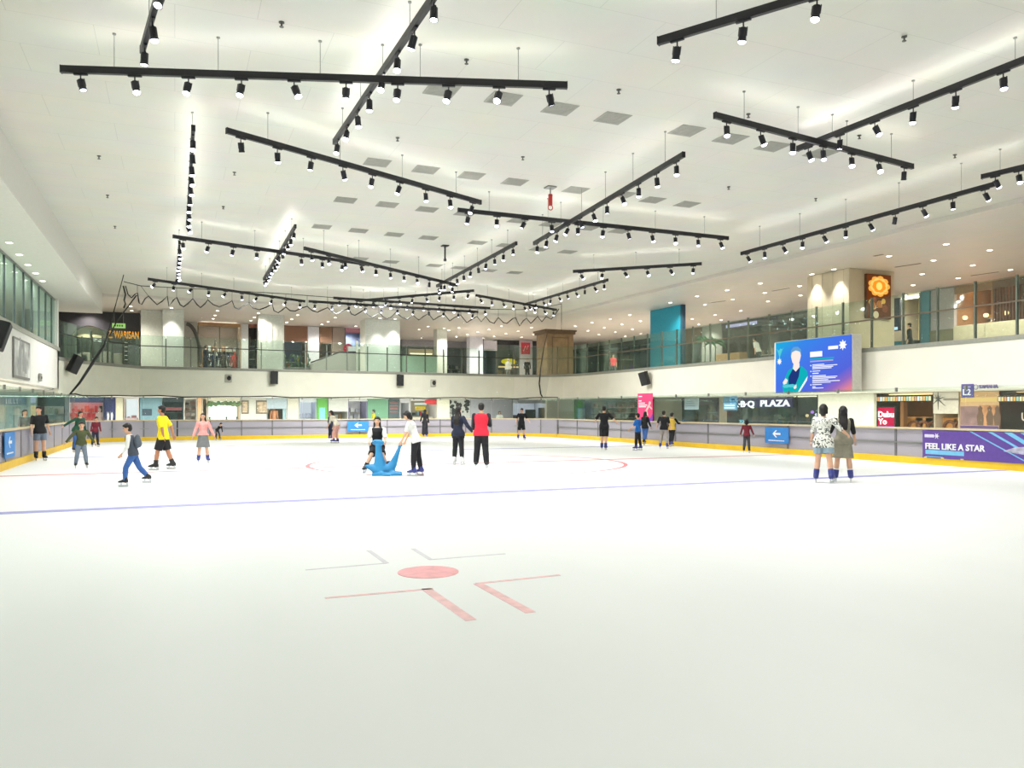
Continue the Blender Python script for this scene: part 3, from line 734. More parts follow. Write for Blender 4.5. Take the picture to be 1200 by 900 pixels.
sc_px = [(147, 335), (150, 345), (154, 349), (158, 345), (161, 343), (163, 355), (166, 357), (170, 350), (174, 347), (179, 352), (184, 357), (190, 353), (196, 347), (198, 359), (203, 352), (207, 348.5), (211, 357), (215, 359.5), (220, 356), (226, 350), (231, 357), (235, 360.5), (240, 356), (243.5, 351.5),
         (250, 357), (257, 359.5), (266, 356), (272, 352.5), (275, 360), (280, 362.5), (286, 358), (292, 355), (297, 361), (304, 363), (312, 360), (319, 356), (321, 364), (326, 366.5), (331, 363), (335, 360), (340, 364), (346, 364.5), (353, 361), (360, 359), (366, 364), (372, 366), (378, 363), (384, 360.5), (389, 365), (394, 368), (400, 365), (408, 361.5),
         (412, 368), (416, 369.5), (422, 366), (427, 362.5), (431, 369), (436, 372), (441, 369), (444, 366), (449, 371), (454, 373.5), (459, 371), (464, 366), (470, 371), (477, 374), (484, 369.5), (491, 375), (496, 371), (502, 367.5), (508, 375), (514, 371), (521, 368.5), (527, 376), (533, 372), (540, 369.5), (547, 378), (553, 374), (559, 371),
         (564, 377), (569, 371), (574, 377), (579, 379), (584, 372), (590, 378), (594, 379), (600, 374), (604, 372), (609, 382), (613, 376), (617, 373), (622, 379), (626, 375), (630, 371), (635, 377), (640, 371), (646, 374), (650, 369), (655, 362)]
scal = [at_plane(x, y) for x, y in sc_px]
MB().tube([q3(p) for p in scal], .028, 6).build('scallop_rope', M_ROPE, net)
for i in range(1, len(scal) - 1):
    if scal[i].z > scal[i - 1].z and scal[i].z >= scal[i + 1].z:
        t = scal[i]; k = min(range(len(cab) - 1), key=lambda k: abs((cab[k].x + cab[k + 1].x) / 2 - t.x)); a, b_ = cab[k], cab[k + 1]; u = max(0, min(1, (t.x - a.x) / (b_.x - a.x))); p = a.lerp(b_, u)
        MB().tube([q3(p), q3(t)], .009, 5).build('tie_line', M_ROPE, net)
# hem rope lying along the top of the far glass, side ropes, hanging loose end
hp_ = resample([(-4.2, 40.5)] + RINK[1:-1] , 1.1); hp_ = offset(hp_, .05)
hem = [Vector((p.x, p.y, 2.29 + .05 * sin(i * 1.9) * sin(i * .7))) for i, p in enumerate(hp_)]
MB().tube([q3(p) for p in hem], .035, 6).build('hem_rope', M_ROPE, net)
left_side = [at_plane(144, 322), at_plane(137, 352), on_y(128, 42.2), None]
pl = [NP]
for px, py, yy in ((128, 385, 41.2), (122, 405, 41.8), (108, 426, 42.3), (93, 449, 42.8), (81, 463, 43.0)):
    x, D = on_y(px, yy); pl.append(Vector((x, yy, zat(py, D))))
MB().tube([q3(p) for p in pl], [.02, .025, .05, .075, .06, .04], 6).build('side_rope', M_ROPE, net)
pl2 = []
for px, py, yy in ((160, 346, 40.2), (148, 362, 40.5), (136, 378, 40.9), (128, 394, 41.3)):
    x, D = on_y(px, yy); pl2.append(Vector((x, yy, zat(py, D))))
MB().tube([q3(p) for p in pl2], .028, 6).build('side_rope', M_ROPE, net)
pl2 = [at_plane(144.5, 335), at_plane(147, 345), at_plane(145.5, 352), at_plane(147, 356), at_plane(145, 361)]
MB().tube([q3(p) for p in pl2], .04, 6).build('loose_end', M_ROPE, net)
MB().tube([q3(NQ), q3(at_plane(658, 388))], .016, 6).build('side_cable', M_ROPE, net)
pr = []
for px, py, yy in ((656, 392, 42.5), (655, 410, 43), (661, 432, 43.4), (667, 450, 43.6), (676, 462, 43.4), (681, 465, 43.2)):
    x, D = on_y(px, yy); pr.append(Vector((min(x, 20.1), yy, zat(py, D))))
MB().tube([q3(p) for p in pr], [.02, .025, .04, .05, .05, .04], 6).build('side_rope', M_ROPE, net)
# the mesh itself: thin, mostly open
def net_mat():
    m = bpy.data.materials.new('net_mesh'); m.use_nodes = True; nt = m.node_tree; nt.nodes.remove(nt.nodes['Principled BSDF'])
    tr = nt.nodes.new('ShaderNodeBsdfTransparent'); df = nt.nodes.new('ShaderNodeBsdfDiffuse'); df.inputs['Color'].default_value = (.05, .055, .05, 1)
    mx = nt.nodes.new('ShaderNodeMixShader'); mx.inputs['Fac'].default_value = .11
    nt.links.new(tr.outputs[0], mx.inputs[1]); nt.links.new(df.outputs[0], mx.inputs[2]); nt.links.new(mx.outputs[0], nt.nodes['Material Output'].inputs['Surface'])
    return m
b = MB(); n = 60
topl = resample([p for p in scal], .4); N = 80
Tn = [topl[round(i * (len(topl) - 1) / (N - 1))] for i in range(N)]; hl = resample([p for p in hem], .3); Hn = [hl[round((0.03 + .93 * i / (N - 1)) * (len(hl) - 1))] for i in range(N)]
rows = []
for j in range(7):
    u = j / 6; rows.append([q3(Tn[i].lerp(Hn[i], u) + Vector((0, .12 * sin(i * .9) * (1 - u), -.35 * sin(pi * u)))) for i in range(N)])
for j in range(6):
    for i in range(N - 1): b.add([rows[j][i], rows[j][i + 1], rows[j + 1][i + 1], rows[j + 1][i]], [(0, 1, 2, 3)])
b.build('net_mesh', net_mat(), net, True)

# ------------------------------------------------------------------ things on walls, shop fronts, gallery furniture
def span(plane, c, px0, px1):
    """centre (x, y), turn, width and distance of a stretch of wall: far walls face -y, right walls face -x, left walls face +x"""
    if plane == 'far':
        a, _ = on_y(px0, c); b, _ = on_y(px1, c); _, D = on_y((px0 + px1) / 2, c); return Vector(((a + b) / 2, c)), 0.0, b - a, D
    a, _ = on_x(px0, c); b, _ = on_x(px1, c); _, D = on_x((px0 + px1) / 2, c)
    if plane == 'right': return Vector((c, (a + b) / 2)), -pi / 2, a - b, D
    return Vector((c, (a + b) / 2)), pi / 2, b - a, D
def wthing(name, label, cat, plane, c, px0, py0, px1, py1, group=None, z0=None, z1=None):
    p, rz, w, D = span(plane, c, px0, px1)
    a = zat(py1, D) if z0 is None else z0; b = zat(py0, D) if z1 is None else z1
    return thing(name, label, cat, (p.x, p.y, a), rz, group), w, b - a
def poly(pts, m, parent, name, y, d=.004, w=1, h=1, sx=0):
    return MB().prism([(sx + p[0] * w, p[1] * h) for p in pts], y - d, y).build(name, m, parent)
def rect(x0, z0, x1, z1, m, parent, name, y, d=.004):
    return MB().box(x0, y - d, z0, x1, y, z1).build(name, m, parent)
def C(n, rgb, **k): return mat(n, rgb, **k)
W_ = C('sign_white', (238, 238, 240), noise=0)
PAL = [(196, 60, 70), (230, 120, 140), (240, 236, 226), (60, 90, 150), (236, 190, 70), (80, 150, 120), (40, 44, 60), (200, 160, 120), (150, 190, 210), (120, 80, 60), (228, 228, 236), (180, 90, 40)]
def goods(parent, w, z0, z1, y, rnd, pal, n=None, shelves=3, m=None):
    """shelf boards with folded and boxed goods: boards are parts, each lot of goods on a board a part"""
    h = (z1 - z0) / shelves
    for s in range(shelves):
        z = z0 + s * h
        MB().box(-w / 2 + .06, y - .38, z, w / 2 - .06, y, z + .03).build('shelf', m or C('shop_shelf', (186, 180, 170)), parent)
        x = -w / 2 + .1
        while x < w / 2 - .25:
            bw = rnd.uniform(.14, .36); bh = rnd.uniform(.35, .85) * h; col = rnd.choice(pal)
            MB().cbox(x, y - .3, z + .03, min(x + bw, w / 2 - .08), y - .04, z + .03 + bh, .012).build('goods', C('goods', col, noise=.1), parent)
            x += bw + rnd.uniform(.02, .14)
def mannequin(parent, x, y, z, m, s=1.0):
    b = MB(); b.capsule((x, y, z + .85 * s), (x, y, z + 1.35 * s), .13 * s, .17 * s, 10); b.ell((x, y, z + 1.66 * s), (.09 * s, .1 * s, .12 * s)); b.capsule((x, y, z + 1.45 * s), (x, y, z + 1.6 * s), .05 * s, .05 * s)
    for k in (-1, 1):
        b.capsule((x + k * .08 * s, y, z + .85 * s), (x + k * .1 * s, y, z + .05), .085 * s, .05 * s, 10); b.capsule((x + k * .2 * s, y, z + 1.38 * s), (x + k * .27 * s, y, z + .8 * s), .06 * s, .04 * s, 8)
    b.build('mannequin', m, parent, True)
def shop(label, plane, c, px0, px1, z0, z1, style, name='shop', cat='shop', **k):
    p, rz, w, D = span(plane, c, px0, px1); h = z1 - z0; rnd = random.Random(int(px0 * 7 + z0 * 3))
    o = thing(name, label, cat, (p.x, p.y, z0), rz)
    wall = k.get('wall', (200, 196, 190)); pal = k.get('pal', PAL); dep = k.get('dep', 2.2)
    if style == 'clad':
        MB().cbox(-w / 2, 0, 0, w / 2, .2, h, .01).build('wall_panel', C('cladding', wall), o)
    else:
        bm = glow('backlit_' + label[:8], k['back'], k['lum'], True) if 'lum' in k else C('shop_wall', k.get('back', wall))
        MB().box(-w / 2, dep, 0, w / 2, dep + .1, h).build('back_wall', bm, o)
        for s in (-1, 1): MB().box(s * w / 2 - .05 * (s > 0), 0, 0, s * w / 2 + .05 * (s < 0), dep, h).build('side_wall', C('cladding', wall), o)
        hd = k.get('header', .3)
        if hd: MB().cbox(-w / 2, -.06, h - hd, w / 2, .1, h, .01).build('signboard', C('signboard', k.get('sign', wall)), o)
        if k.get('lamp', 1): MB().box(-w / 2 + .2, dep * .35, h - .06, w / 2 - .2, dep * .5, h - .03).build('shop_lamp', glow('shop_lamp', k.get('lampc', (255, 244, 226)), k.get('lamp', 1) * 5), o)
        if k.get('shelves', 3): goods(o, w * k.get('gw', .95), k.get('g0', .3), k.get('g1', h - .5), dep, rnd, pal, shelves=k.get('shelves', 3))
        if k.get('counter'):
            MB().cbox(-w * .4, .3, 0, w * .4, .9, 1.05, .02).build('counter', C('counter', k['counter']), o)
        for i in range(k.get('mann', 0)):
            mannequin(o, -w / 2 + w * (i + .5) / k['mann'], .7, 0, C('mannequin', rnd.choice(pal)), .95)
        if k.get('glass', 0):
            MB().box(-w / 2, .02, 0, w / 2, .035, h - hd).build('shop_glass', G_SHOP, o)
            for i in range(int(w // 1.8) + 1): MB().box(-w / 2 + i * w / (int(w // 1.8) + 1) - .025, 0, 0, -w / 2 + i * w / (int(w // 1.8) + 1) + .025, .06, h - hd).build('mullion', M_DARK, o)
    return o, w, h
G_SHOP = glass('shop_glass', (226, 234, 236), .03, (160, 170, 175), .05)
FY, RX = 59.0, 33.0           # lower shop lines
# ---- lower level, far side, left to right
o, w, h = shop('black hung menu board with pale shelves below it at the left corner of the rink', 'far', 54, 44, 76, 0, 2.41, 'open', wall=(56, 58, 66), back=(222, 214, 200), header=.62, sign=(34, 36, 44), shelves=2, g0=.7, pal=[(210, 196, 160), (236, 232, 224), (150, 150, 120)], lamp=2)
shop('clothes shop glowing pink and red inside, white strip signboard, left of a navy banner', 'far', FY, 79, 121, 0, 2.41, 'open', wall=(196, 190, 196), back=(244, 170, 180), header=.35, sign=(70, 90, 150), shelves=2, g0=.9, pal=[(220, 60, 80), (240, 120, 130), (40, 30, 40), (230, 80, 70), (246, 220, 220)], mann=4, lamp=3, lampc=(255, 226, 226))
o, w, h = shop('navy blue shop panel with small white figure marks', 'far', FY - .4, 122, 135, 0, 2.41, 'clad', wall=(48, 52, 104))
for i, x in enumerate((-.1, .12)): poly([(-.04, .9), (.05, .9), (.08, 1.25), (.03, 1.45), (-.02, 1.3), (-.06, 1.5)], W_, o, 'figure_mark', -.001, .006, sx=x)
shop('cream pillar panel between the navy panel and the bright kiosk', 'far', FY - .4, 135.5, 144, 0, 2.41, 'clad', wall=(214, 206, 186), name='pier', cat='pier')
shop('bright white kiosk shop with pink ledge and dark box, left of the teal hoarding', 'far', FY, 145, 163, 0, 2.41, 'open', wall=(206, 190, 186), back=(244, 244, 250), lum=1.6, header=.12, sign=(230, 226, 230), shelves=1, g0=.9, g1=1.3, pal=[(60, 62, 90), (220, 170, 180)], lamp=2, counter=(214, 190, 196))
o, w, h = shop('dusty teal hoarding panel with a small dark square', 'far', FY, 164, 190, 0, 2.41, 'clad', wall=(120, 152, 168)); rect(-.55, 1.2, .05, 1.65, C('dark_plate', (60, 76, 92)), o, 'plate', -.001, .02)
o, w, h = shop('dark slate shop front with dim red band', 'far', FY, 190.5, 215, 0, 2.41, 'open', wall=(62, 74, 86), back=(86, 104, 118), header=.3, sign=(52, 62, 72), shelves=3, pal=[(70, 86, 100), (110, 60, 66), (60, 70, 80)], lamp=.6, glass=1)
rect(-w * .4, 1.55, w * .42, 1.75, C('dim_red', (120, 62, 70)), o, 'red_band', -.001, .01)
shop('white shop shelving full of small goods beside the tan pillar', 'far', FY, 215.5, 231, 0, 2.41, 'open', wall=(220, 214, 212), back=(240, 236, 236), header=.1, shelves=5, g0=.3, g1=2.3, pal=[(240, 236, 230), (150, 120, 110), (90, 80, 90), (210, 190, 190)], lamp=2)
shop('tan pillar framing the shop with the white light panel', 'far', FY - .5, 231.5, 236.5, 0, 2.41, 'clad', wall=(206, 160, 126), name='pier', cat='pier')
shop('narrow white display bay between two tan pillars', 'far', FY, 237, 243, 0, 2.41, 'open', wall=(226, 214, 200), back=(246, 240, 232), header=.1, shelves=4, g0=.4, g1=2.3, pal=[(220, 200, 190), (180, 120, 110)], lamp=2)
o, w, h = shop('shop with large glowing white panel under hanging green garlands', 'far', FY, 243.5, 281, 0, 2.41, 'open', wall=(206, 180, 150), back=(255, 255, 255), lum=2.2, header=.25, sign=(226, 220, 206), shelves=0, lamp=0)
for i in range(26):
    x = -w / 2 + w * (i + .5) / 26; r_ = random.Random(i); MB().ell((x, -.12, h - .32 - r_.uniform(0, .16)), (.13, .07, .07 + r_.uniform(0, .09)), n=8, m=5).build('garland', C('garland_green', (88 + r_.randint(-14, 14), 112, 76), noise=.25, scale=30), o)
for x in (-.9, .2, .9): mannequin(o, x, .6, 0, C('dark_goods', (70, 66, 62)), .62)
o, w, h = shop('grey panelled shop wall hung with two framed brown pictures', 'far', FY, 281.5, 312, 0, 2.41, 'clad', wall=(196, 194, 192))
for x, s in ((-.55, .5), (.6, .85)):
    MB().cbox(x - s / 2, -.03, 1.3, x + s / 2, 0, 2.25, .008).build('picture_frame', C('frame_dark', (110, 100, 92)), o); rect(x - s / 2 + .08, 1.4, x + s / 2 - .08, 2.15, C('brown_print', (186, 164, 144), noise=.35, scale=5), o, 'print', -.031)
o, w, h = shop('dim kiosk with pale statue figures under a blue grey sign', 'far', FY, 312.5, 336, 0, 2.41, 'open', wall=(186, 190, 198), back=(120, 112, 108), header=.75, sign=(170, 182, 198), shelves=0, lamp=.8)
mannequin(o, -.1, .7, .1, C('orange_statue', (226, 158, 120))); rect(.45, .8, .95, 1.65, C('pale_blue_sheet', (176, 208, 222)), o, 'sheet', .3, .02)
shop('beige wall with small pictures left of the blue lit shop', 'far', FY, 336.5, 350, 0, 2.41, 'clad', wall=(206, 200, 192), name='pier', cat='pier')
shop('phone shop glowing blue white, left of the green banner', 'far', FY, 350.5, 371, 0, 2.41, 'open', wall=(190, 196, 216), back=(236, 238, 255), lum=1.2, header=.28, sign=(206, 208, 222), shelves=2, g0=.5, g1=1.4, pal=[(50, 60, 120), (230, 232, 246), (90, 100, 160)], lamp=1.5, lampc=(226, 232, 255))
o, w, h = shop('bright green banner panel with a pale blue product picture', 'far', FY - .2, 371.5, 384, 0, 2.41, 'clad', wall=(92, 160, 70)); rect(-.22, .9, .2, 1.75, C('product_blue', (120, 190, 196)), o, 'product_picture', -.001, .01)
shop('grey shop wall with service hatch right of the green banner', 'far', FY, 384.5, 408, 0, 2.41, 'open', wall=(186, 184, 184), back=(150, 146, 146), header=.95, sign=(198, 196, 198), shelves=1, g0=.8, g1=1.3, lamp=1)
shop('pale shop with white lit signs and a purple edge', 'far', FY, 408.5, 430, 0, 2.41, 'open', wall=(120, 112, 150), back=(226, 224, 236), header=.2, sign=(206, 204, 214), shelves=3, pal=[(236, 236, 244), (180, 180, 200), (90, 84, 110)], lamp=2)
shop('muted green hoarding panel', 'far', FY, 430.5, 455, 0, 2.41, 'clad', wall=(106, 150, 126))
o, w, h = shop('dark slate menu panel with dim red lines, right of the green hoarding', 'far', FY, 455.5, 468, 0, 2.41, 'clad', wall=(72, 82, 92))
for i in range(4): rect(-.3, 1.4 + i * .22, .3, 1.48 + i * .22, C('dim_red', (150, 84, 84)), o, 'menu_line', -.001)
shop('pale lavender wall with white doorway, left of the yellow signed kiosk', 'far', FY, 468.5, 480, 0, 2.41, 'open', wall=(196, 192, 204), back=(222, 220, 230), header=.3, shelves=0, lamp=1.5)
o, w, h = shop('food kiosk with red lantern sign and yellow lit sign', 'far', FY, 480.5, 512, 0, 2.41, 'open', wall=(206, 200, 206), back=(190, 176, 160), header=.15, sign=(216, 210, 214), shelves=2, g0=.7, g1=1.5, lamp=1.5, counter=(186, 180, 176))
MB().ell((.75, -.15, 2.2), (.75, .12, .22), n=20).build('red_sign', C('sign_red', (222, 40, 56), rough=.5), o, True)
rect(-.7, 1.55, .1, 1.85, glow('yellow_sign', (250, 214, 40), 1.1), o, 'yellow_sign', -.08, .05); rect(-.62, 1.66, .02, 1.74, C('sign_ochre', (190, 150, 30)), o, 'text_line', -.131)
rect(-.75, 1.95, .2, 2.12, glow('white_sign', (250, 250, 244), 1.2), o, 'white_sign', -.08, .05)
shop('cream pillar wall right of the yellow signed kiosk', 'far', FY - .6, 512.5, 527, 0, 2.41, 'clad', wall=(214, 210, 196), name='pier', cat='pier')
o, w, h = shop('white shop wall painted with a big black tree graphic', 'far', FY, 527.5, 551, 0, 2.41, 'clad', wall=(206, 204, 206))
tm = C('black_graphic', (40, 40, 46)); rr = random.Random(4)
for i in range(26):
    x, z, s = rr.uniform(-.9, .8), rr.uniform(1.3, 2.25), rr.uniform(.1, .24); poly([(x + s * rr.uniform(.5, 1) * cos(a), z + s * rr.uniform(.5, 1) * sin(a)) for a in [q * pi / 4 for q in range(8)]], tm, o, 'leaf_graphic', -.001 - .0006 * i, .0005)
shop('pale lavender wall panels right of the black tree graphic', 'far', FY, 551.5, 600, 0, 2.41, 'clad', wall=(190, 188, 204))
o, w, h = shop('white lit clinic front with dark counter screens', 'far', FY, 600.5, 640, 0, 2.41, 'open', wall=(196, 196, 204), back=(240, 240, 248), header=.3, sign=(206, 206, 214), shelves=1, g0=.7, g1=1.2, pal=[(60, 60, 70), (230, 230, 236)], lamp=2, lampc=(240, 242, 255))
rect(-.2, .9, .7, 1.6, C('screen_dark', (70, 72, 80)), o, 'screen', .4, .06); MB().cbox(1.0, .2, .9, 1.9, .5, 1.75, .02).build('cabinet', C('cabinet_dark', (60, 62, 70)), o)
shop('cream pillar at the far right corner', 'far', FY - 4, 640.5, 673, 0, 2.41, 'clad', wall=(212, 208, 196), name='pier', cat='pier')
o, w, h = shop('shop front with a green poster above a blue framed poster', 'far', FY - 4, 673.5, 692, 0, 2.41, 'clad', wall=(96, 104, 112))
rect(-.4, 1.75, .3, 2.3, C('green_poster', (86, 140, 96), noise=.3, scale=6), o, 'poster', -.001, .01); MB().cbox(-.45, -.05, .8, .35, 0, 1.7, .01).build('poster_frame', C('frame_blue', (150, 170, 220)), o); rect(-.36, .88, .26, 1.62, C('pale_poster', (190, 200, 226), noise=.2, scale=7), o, 'poster', -.051)
shop('dark bookshop front with crowded shelves behind glass, left of the pink poster', 'far', FY - 5, 692.5, 772, 0, 2.41, 'open', wall=(56, 54, 54), back=(92, 84, 78), header=.2, sign=(56, 52, 52), shelves=4, g0=.5, g1=2.15, pal=[(90, 76, 66), (120, 96, 84), (60, 60, 66), (130, 60, 60), (84, 92, 84), (150, 140, 124)], lamp=1.6, glass=1)
# ---- lower level, right side
shop('cream wall right of the pink poster', 'right', RX, 766, 799, 0, 2.41, 'clad', wall=(210, 208, 192), name='pier', cat='pier')
shop('dim shop with tan door and dark glazing behind the hanging grey sign', 'right', RX, 799.5, 842, 0, 2.41, 'open', wall=(84, 76, 76), back=(110, 90, 84), header=.5, sign=(86, 78, 92), shelves=3, pal=[(120, 70, 60), (90, 80, 84), (150, 120, 90)], lamp=1.3, glass=1)
shop('beige pillar left of the blue light box', 'right', RX - .5, 842.5, 849, 0, 2.41, 'clad', wall=(170, 164, 146), name='pier', cat='pier')
o, w, h = shop('dark restaurant front with white glowing letters on a navy board', 'right', RX, 849.5, 958, 0, 2.41, 'open', name='restaurant', cat='restaurant', wall=(58, 54, 72), back=(72, 62, 62), header=.0, shelves=2, g0=.4, g1=1.3, pal=[(90, 80, 70), (60, 54, 56), (120, 96, 70), (150, 110, 90)], lamp=1.4, lampc=(255, 220, 180), glass=1)
def wx(px, plane='right', c=RX): p, rz, w_, D = span(plane, c, px, px + .01); return p
def lx(o, px, c=RX - .2): return -(on_x(px, c)[0] - o.location.y)
def lz(o, px, py, c=RX): return zat(py, on_x(px, c)[1]) - o.location.z
MB().cbox(lx(o, 862), -.25, 1.72, lx(o, 929), -.1, 2.35, .01).build('sign_board', C('navy_sign', (52, 48, 92)), o)
wg = glow('white_letters', (255, 250, 255), 2.6)
text('BAR·B·Q', .52, wg, o, ((lx(o, 849.5) + lx(o, 885)) / 2 , -.27, lz(o, 870, 474)), depth=.02, fit=lx(o, 885) - lx(o, 849.5), bold=.012)
text('PLAZA', .52, wg, o, ((lx(o, 892) + lx(o, 927)) / 2, -.27, lz(o, 910, 473)), depth=.02, fit=lx(o, 927) - lx(o, 892.5), bold=.012)
cg = glow('cyan_neon', (150, 226, 250), 1.6)
text('TO', .26, cg, o, ((lx(o, 866) + lx(o, 874)) / 2, -.26, lz(o, 870, 494)), depth=.02, sx=1.3)
for px, py, c_ in ((936, 483, (190, 120, 226)), (941, 486, (240, 220, 250)), (947, 484, (220, 150, 240)), (943, 481, (250, 250, 255)), (930, 487, (250, 200, 150)), (951, 487, (240, 190, 220))):
    MB().ell((lx(o, px), .8, lz(o, px, py)), (.1, .1, .09)).build('table_light', glow('table_light', c_, 3), o, True)
shop('white wall lit by a lamp, left of the red restaurant screen', 'right', RX - 1, 958.5, 1024, 0, 2.41, 'clad', wall=(216, 214, 202), name='pier', cat='pier')
put_lamp(lamp('wall_wash', 90, 90, .8, (1, .98, .9), .05), (RX - 1.6, on_x(1018, RX - 1.6)[0], 2.38), (0, R(-20), 0), None, 'wall_washer')
# red screen restaurant and the striped canopy
o, w, h = shop('restaurant with glowing red panel, warm striped light band and tan seats', 'right', RX, 1025, 1094, 0, 2.41, 'open', name='restaurant', cat='restaurant', wall=(60, 48, 44), back=(128, 84, 50), header=0, shelves=0, lamp=1.2, lampc=(255, 206, 140))
zb = lz(o, 1050, 470); zt = lz(o, 1050, 465)
MB().cbox(-w / 2, -.15, zb - .04, w / 2, .02, zt + .04, .01).build('light_band', C('band_dark', (70, 50, 40)), o)
bc = [(255, 240, 200), (250, 190, 110), (240, 250, 255), (255, 220, 150), (190, 220, 200), (255, 230, 190), (240, 170, 120)]
for i in range(22):
    x0 = -w / 2 + w * i / 22; MB().box(x0 + .02, -.165, zb, x0 + w / 22 - .02, -.15, zt).build('light_block', glow('band_light', bc[i * 3 % 7], 1.7), o)
x0, x1 = lx(o, 1029), lx(o, 1048); z0_, z1_ = lz(o, 1038, 502), lz(o, 1038, 477.5)
MB().cbox(x0 - .05, -.2, z0_ - .05, x1 + .05, -.05, z1_ + .05, .01).build('screen_frame', M_DARK, o)
rect(x0, z0_, x1, z1_, glow('red_screen', (236, 24, 84), 1.5), o, 'red_screen', -.2, .01); rect(x0, z0_, x1, z0_ + .13, glow('violet_screen', (180, 60, 210), 1.4), o, 'screen_strip', -.21, .004)
text('Dubu', .4, wg, o, ((x0 + x1) / 2, -.215, z0_ + (z1_ - z0_) * .66), sx=1.1, bold=.012); text('Yo', .4, wg, o, (x0 * .7 + x1 * .3, -.215, z0_ + (z1_ - z0_) * .32), sx=1.1, bold=.012)
mb_ = C('tan_seat', (206, 140, 70))
for x in (lx(o, 1060), lx(o, 1071), lx(o, 1083)):
    MB().cbox(x - .55, .5, 0, x + .5, .75, 1.25, .05).build('seat_back', mb_, o); b = MB(); b.tube([Vector((x + .32 * cos(a), .44, .7 + .32 * sin(a))) for a in [pi * q / 8 for q in range(9)]], .07, 8); b.build('seat_arch', C('seat_brown', (120, 70, 40)), o)
for px in (1072, 1080): rect(lx(o, px) - .35, 1.35, lx(o, px) + .35, 1.9, C('teal_picture', (96, 150, 158), noise=.2), o, 'picture', 2.19, .03)
MB().cbox(lx(o, 1052), -.05, 0, lx(o, 1056), .25, zb, .02).build('door_post', C('door_wood', (140, 90, 50)), o)
o, w, h = shop('white fascia with a thin black star mark over teal pictures and tan seats', 'right', RX, 1094.5, 1124, 0, 2.41, 'open', name='shop', wall=(206, 190, 170), back=(120, 84, 60), header=1.0, sign=(222, 214, 204), shelves=0, lamp=1, lampc=(255, 210, 150))
sx_, sz_ = lx(o, 1097), lz(o, 1097, 468)
for a, r0 in ((90, .5), (18, .42), (-40, .5), (160, .42), (220, .42), (270, .5), (55, .25), (130, .25)):
    d = Vector((cos(R(a)), 0, sin(R(a)))); b = MB(); b.tube([Vector((sx_, -.075, sz_)), Vector((sx_, -.075, sz_)) + d * r0], [.03, .006], 6); b.build('star_ray', C('mark_grey', (96, 92, 90)), o)
rect(lx(o, 1103), sz_ - .06, lx(o, 1121), sz_ + .04, C('mark_grey', (150, 142, 136)), o, 'name_strip', -.062)
for px in (1098, 1116): rect(lx(o, px) - .45, 1.1, lx(o, px) + .4, 1.45, C('teal_picture', (96, 150, 158), noise=.2), o, 'picture', 2.19, .03)
for px in (1101, 1113):
    x = lx(o, px); MB().cbox(x - .4, .5, 0, x + .4, .8, 1.22, .05).build('seat_back', mb_, o); b = MB(); b.tube([Vector((x + .28 * cos(a), .44, .75 + .3 * sin(a))) for a in [pi * q / 8 for q in range(9)]], .07, 8); b.build('seat_arch', C('seat_brown', (120, 70, 40)), o)
o, w, h = shop('tall poster of blurred orange figures under a warm light strip beside the level sign', 'right', RX, 1124.5, 1171, 0, 2.41, 'clad', wall=(216, 178, 136), name='shop_poster', cat='poster')
rect(-w / 2 + .1, lz(o, 1148, 471), w / 2 - .1, lz(o, 1148, 465.5), glow('warm_strip', (255, 214, 140), 1.5), o, 'light_strip', -.01, .03)
rect(-w * .48, .9, w * .0, 1.75, C('violet_brown', (150, 118, 120), noise=.25, scale=2), o, 'print', -.001); rect(w * .0, .9, w * .49, 1.8, C('orange_brown', (196, 140, 100), noise=.3, scale=2), o, 'print', -.001)
for x in (.05, .5, .85): poly([(-.1, .9), (.16, .9), (.2, 1.3), (.1, 1.55), (.14, 1.66), (.02, 1.78), (-.1, 1.66), (-.06, 1.52), (-.16, 1.3)], C('figure_brown', (110, 84, 70)), o, 'figure_print', -.006, .003, sx=x)
rect(-w * .48, .75, w * .49, .88, C('violet_band', (96, 70, 130)), o, 'print_band', -.006)
o, w, h = shop('dark red restaurant front with hanging lamps and light band at the right edge', 'right', RX, 1171.5, 1262, 0, 2.41, 'open', name='restaurant', cat='restaurant', wall=(96, 44, 36), back=(128, 62, 48), header=0, shelves=0, lamp=.8, lampc=(255, 190, 140), glass=1)
zb = lz(o, 1190, 470); zt = lz(o, 1190, 465); MB().cbox(-w / 2, -.1, zb - .04, w / 2, .02, zt + .04, .01).build('light_band', C('band_dark', (70, 50, 40)), o)
for i in range(24):
    x0 = -w / 2 + w * i / 24; MB().box(x0 + .02, -.115, zb, x0 + w / 24 - .02, -.1, zt).build('light_block', glow('band_light', bc[i * 3 % 7], 1.7), o)
for px, py in ((1183, 482), (1191, 480), (1194, 478), (1198, 482), (1204, 479)): MB().ell((lx(o, px), .9, lz(o, px, py)), (.09, .09, .09)).build('hanging_lamp', glow('hanging_lamp', (255, 226, 180), 5), o, True)
text('U', .5, C('sign_pale', (230, 210, 200)), o, (lx(o, 1198), -.03, lz(o, 1198, 489)))
# signs hung inside the glass on the right
def hung(label, px0, py0, px1, py1, c, m, name='hanging_sign', cat='sign', emis=None, plane='right'):
    o, w, h = wthing(name, label, cat, plane, c, px0, py0, px1, py1)
    MB().cbox(-w / 2, -.03, 0, w / 2, .03, h, .008).build('board', m, o)
    top = 2.42 - o.location.z
    if top > h: 
        for s in (-.4, .4): b = MB(); b.cyl((s * w, 0), .008, h - .01, top + .02, 6); b.build('hanger', M_STEEL, o)
    return o, w, h
PUR = C('banner_purple', (88, 62, 140)); PURD = C('sign_purple', (92, 84, 150))
o, w, h = hung('purple square sign reading L2 hung over the right side', 1127, 450, 1141, 466, 24.6, PURD); text('L2', h * .62, W_, o, (0, -.035, h * .38), bold=.006, fit=w * .66); rect(-w * .3, h * .74, w * .3, h * .82, C('sign_pale2', (190, 186, 220)), o, 'small_line', -.031)
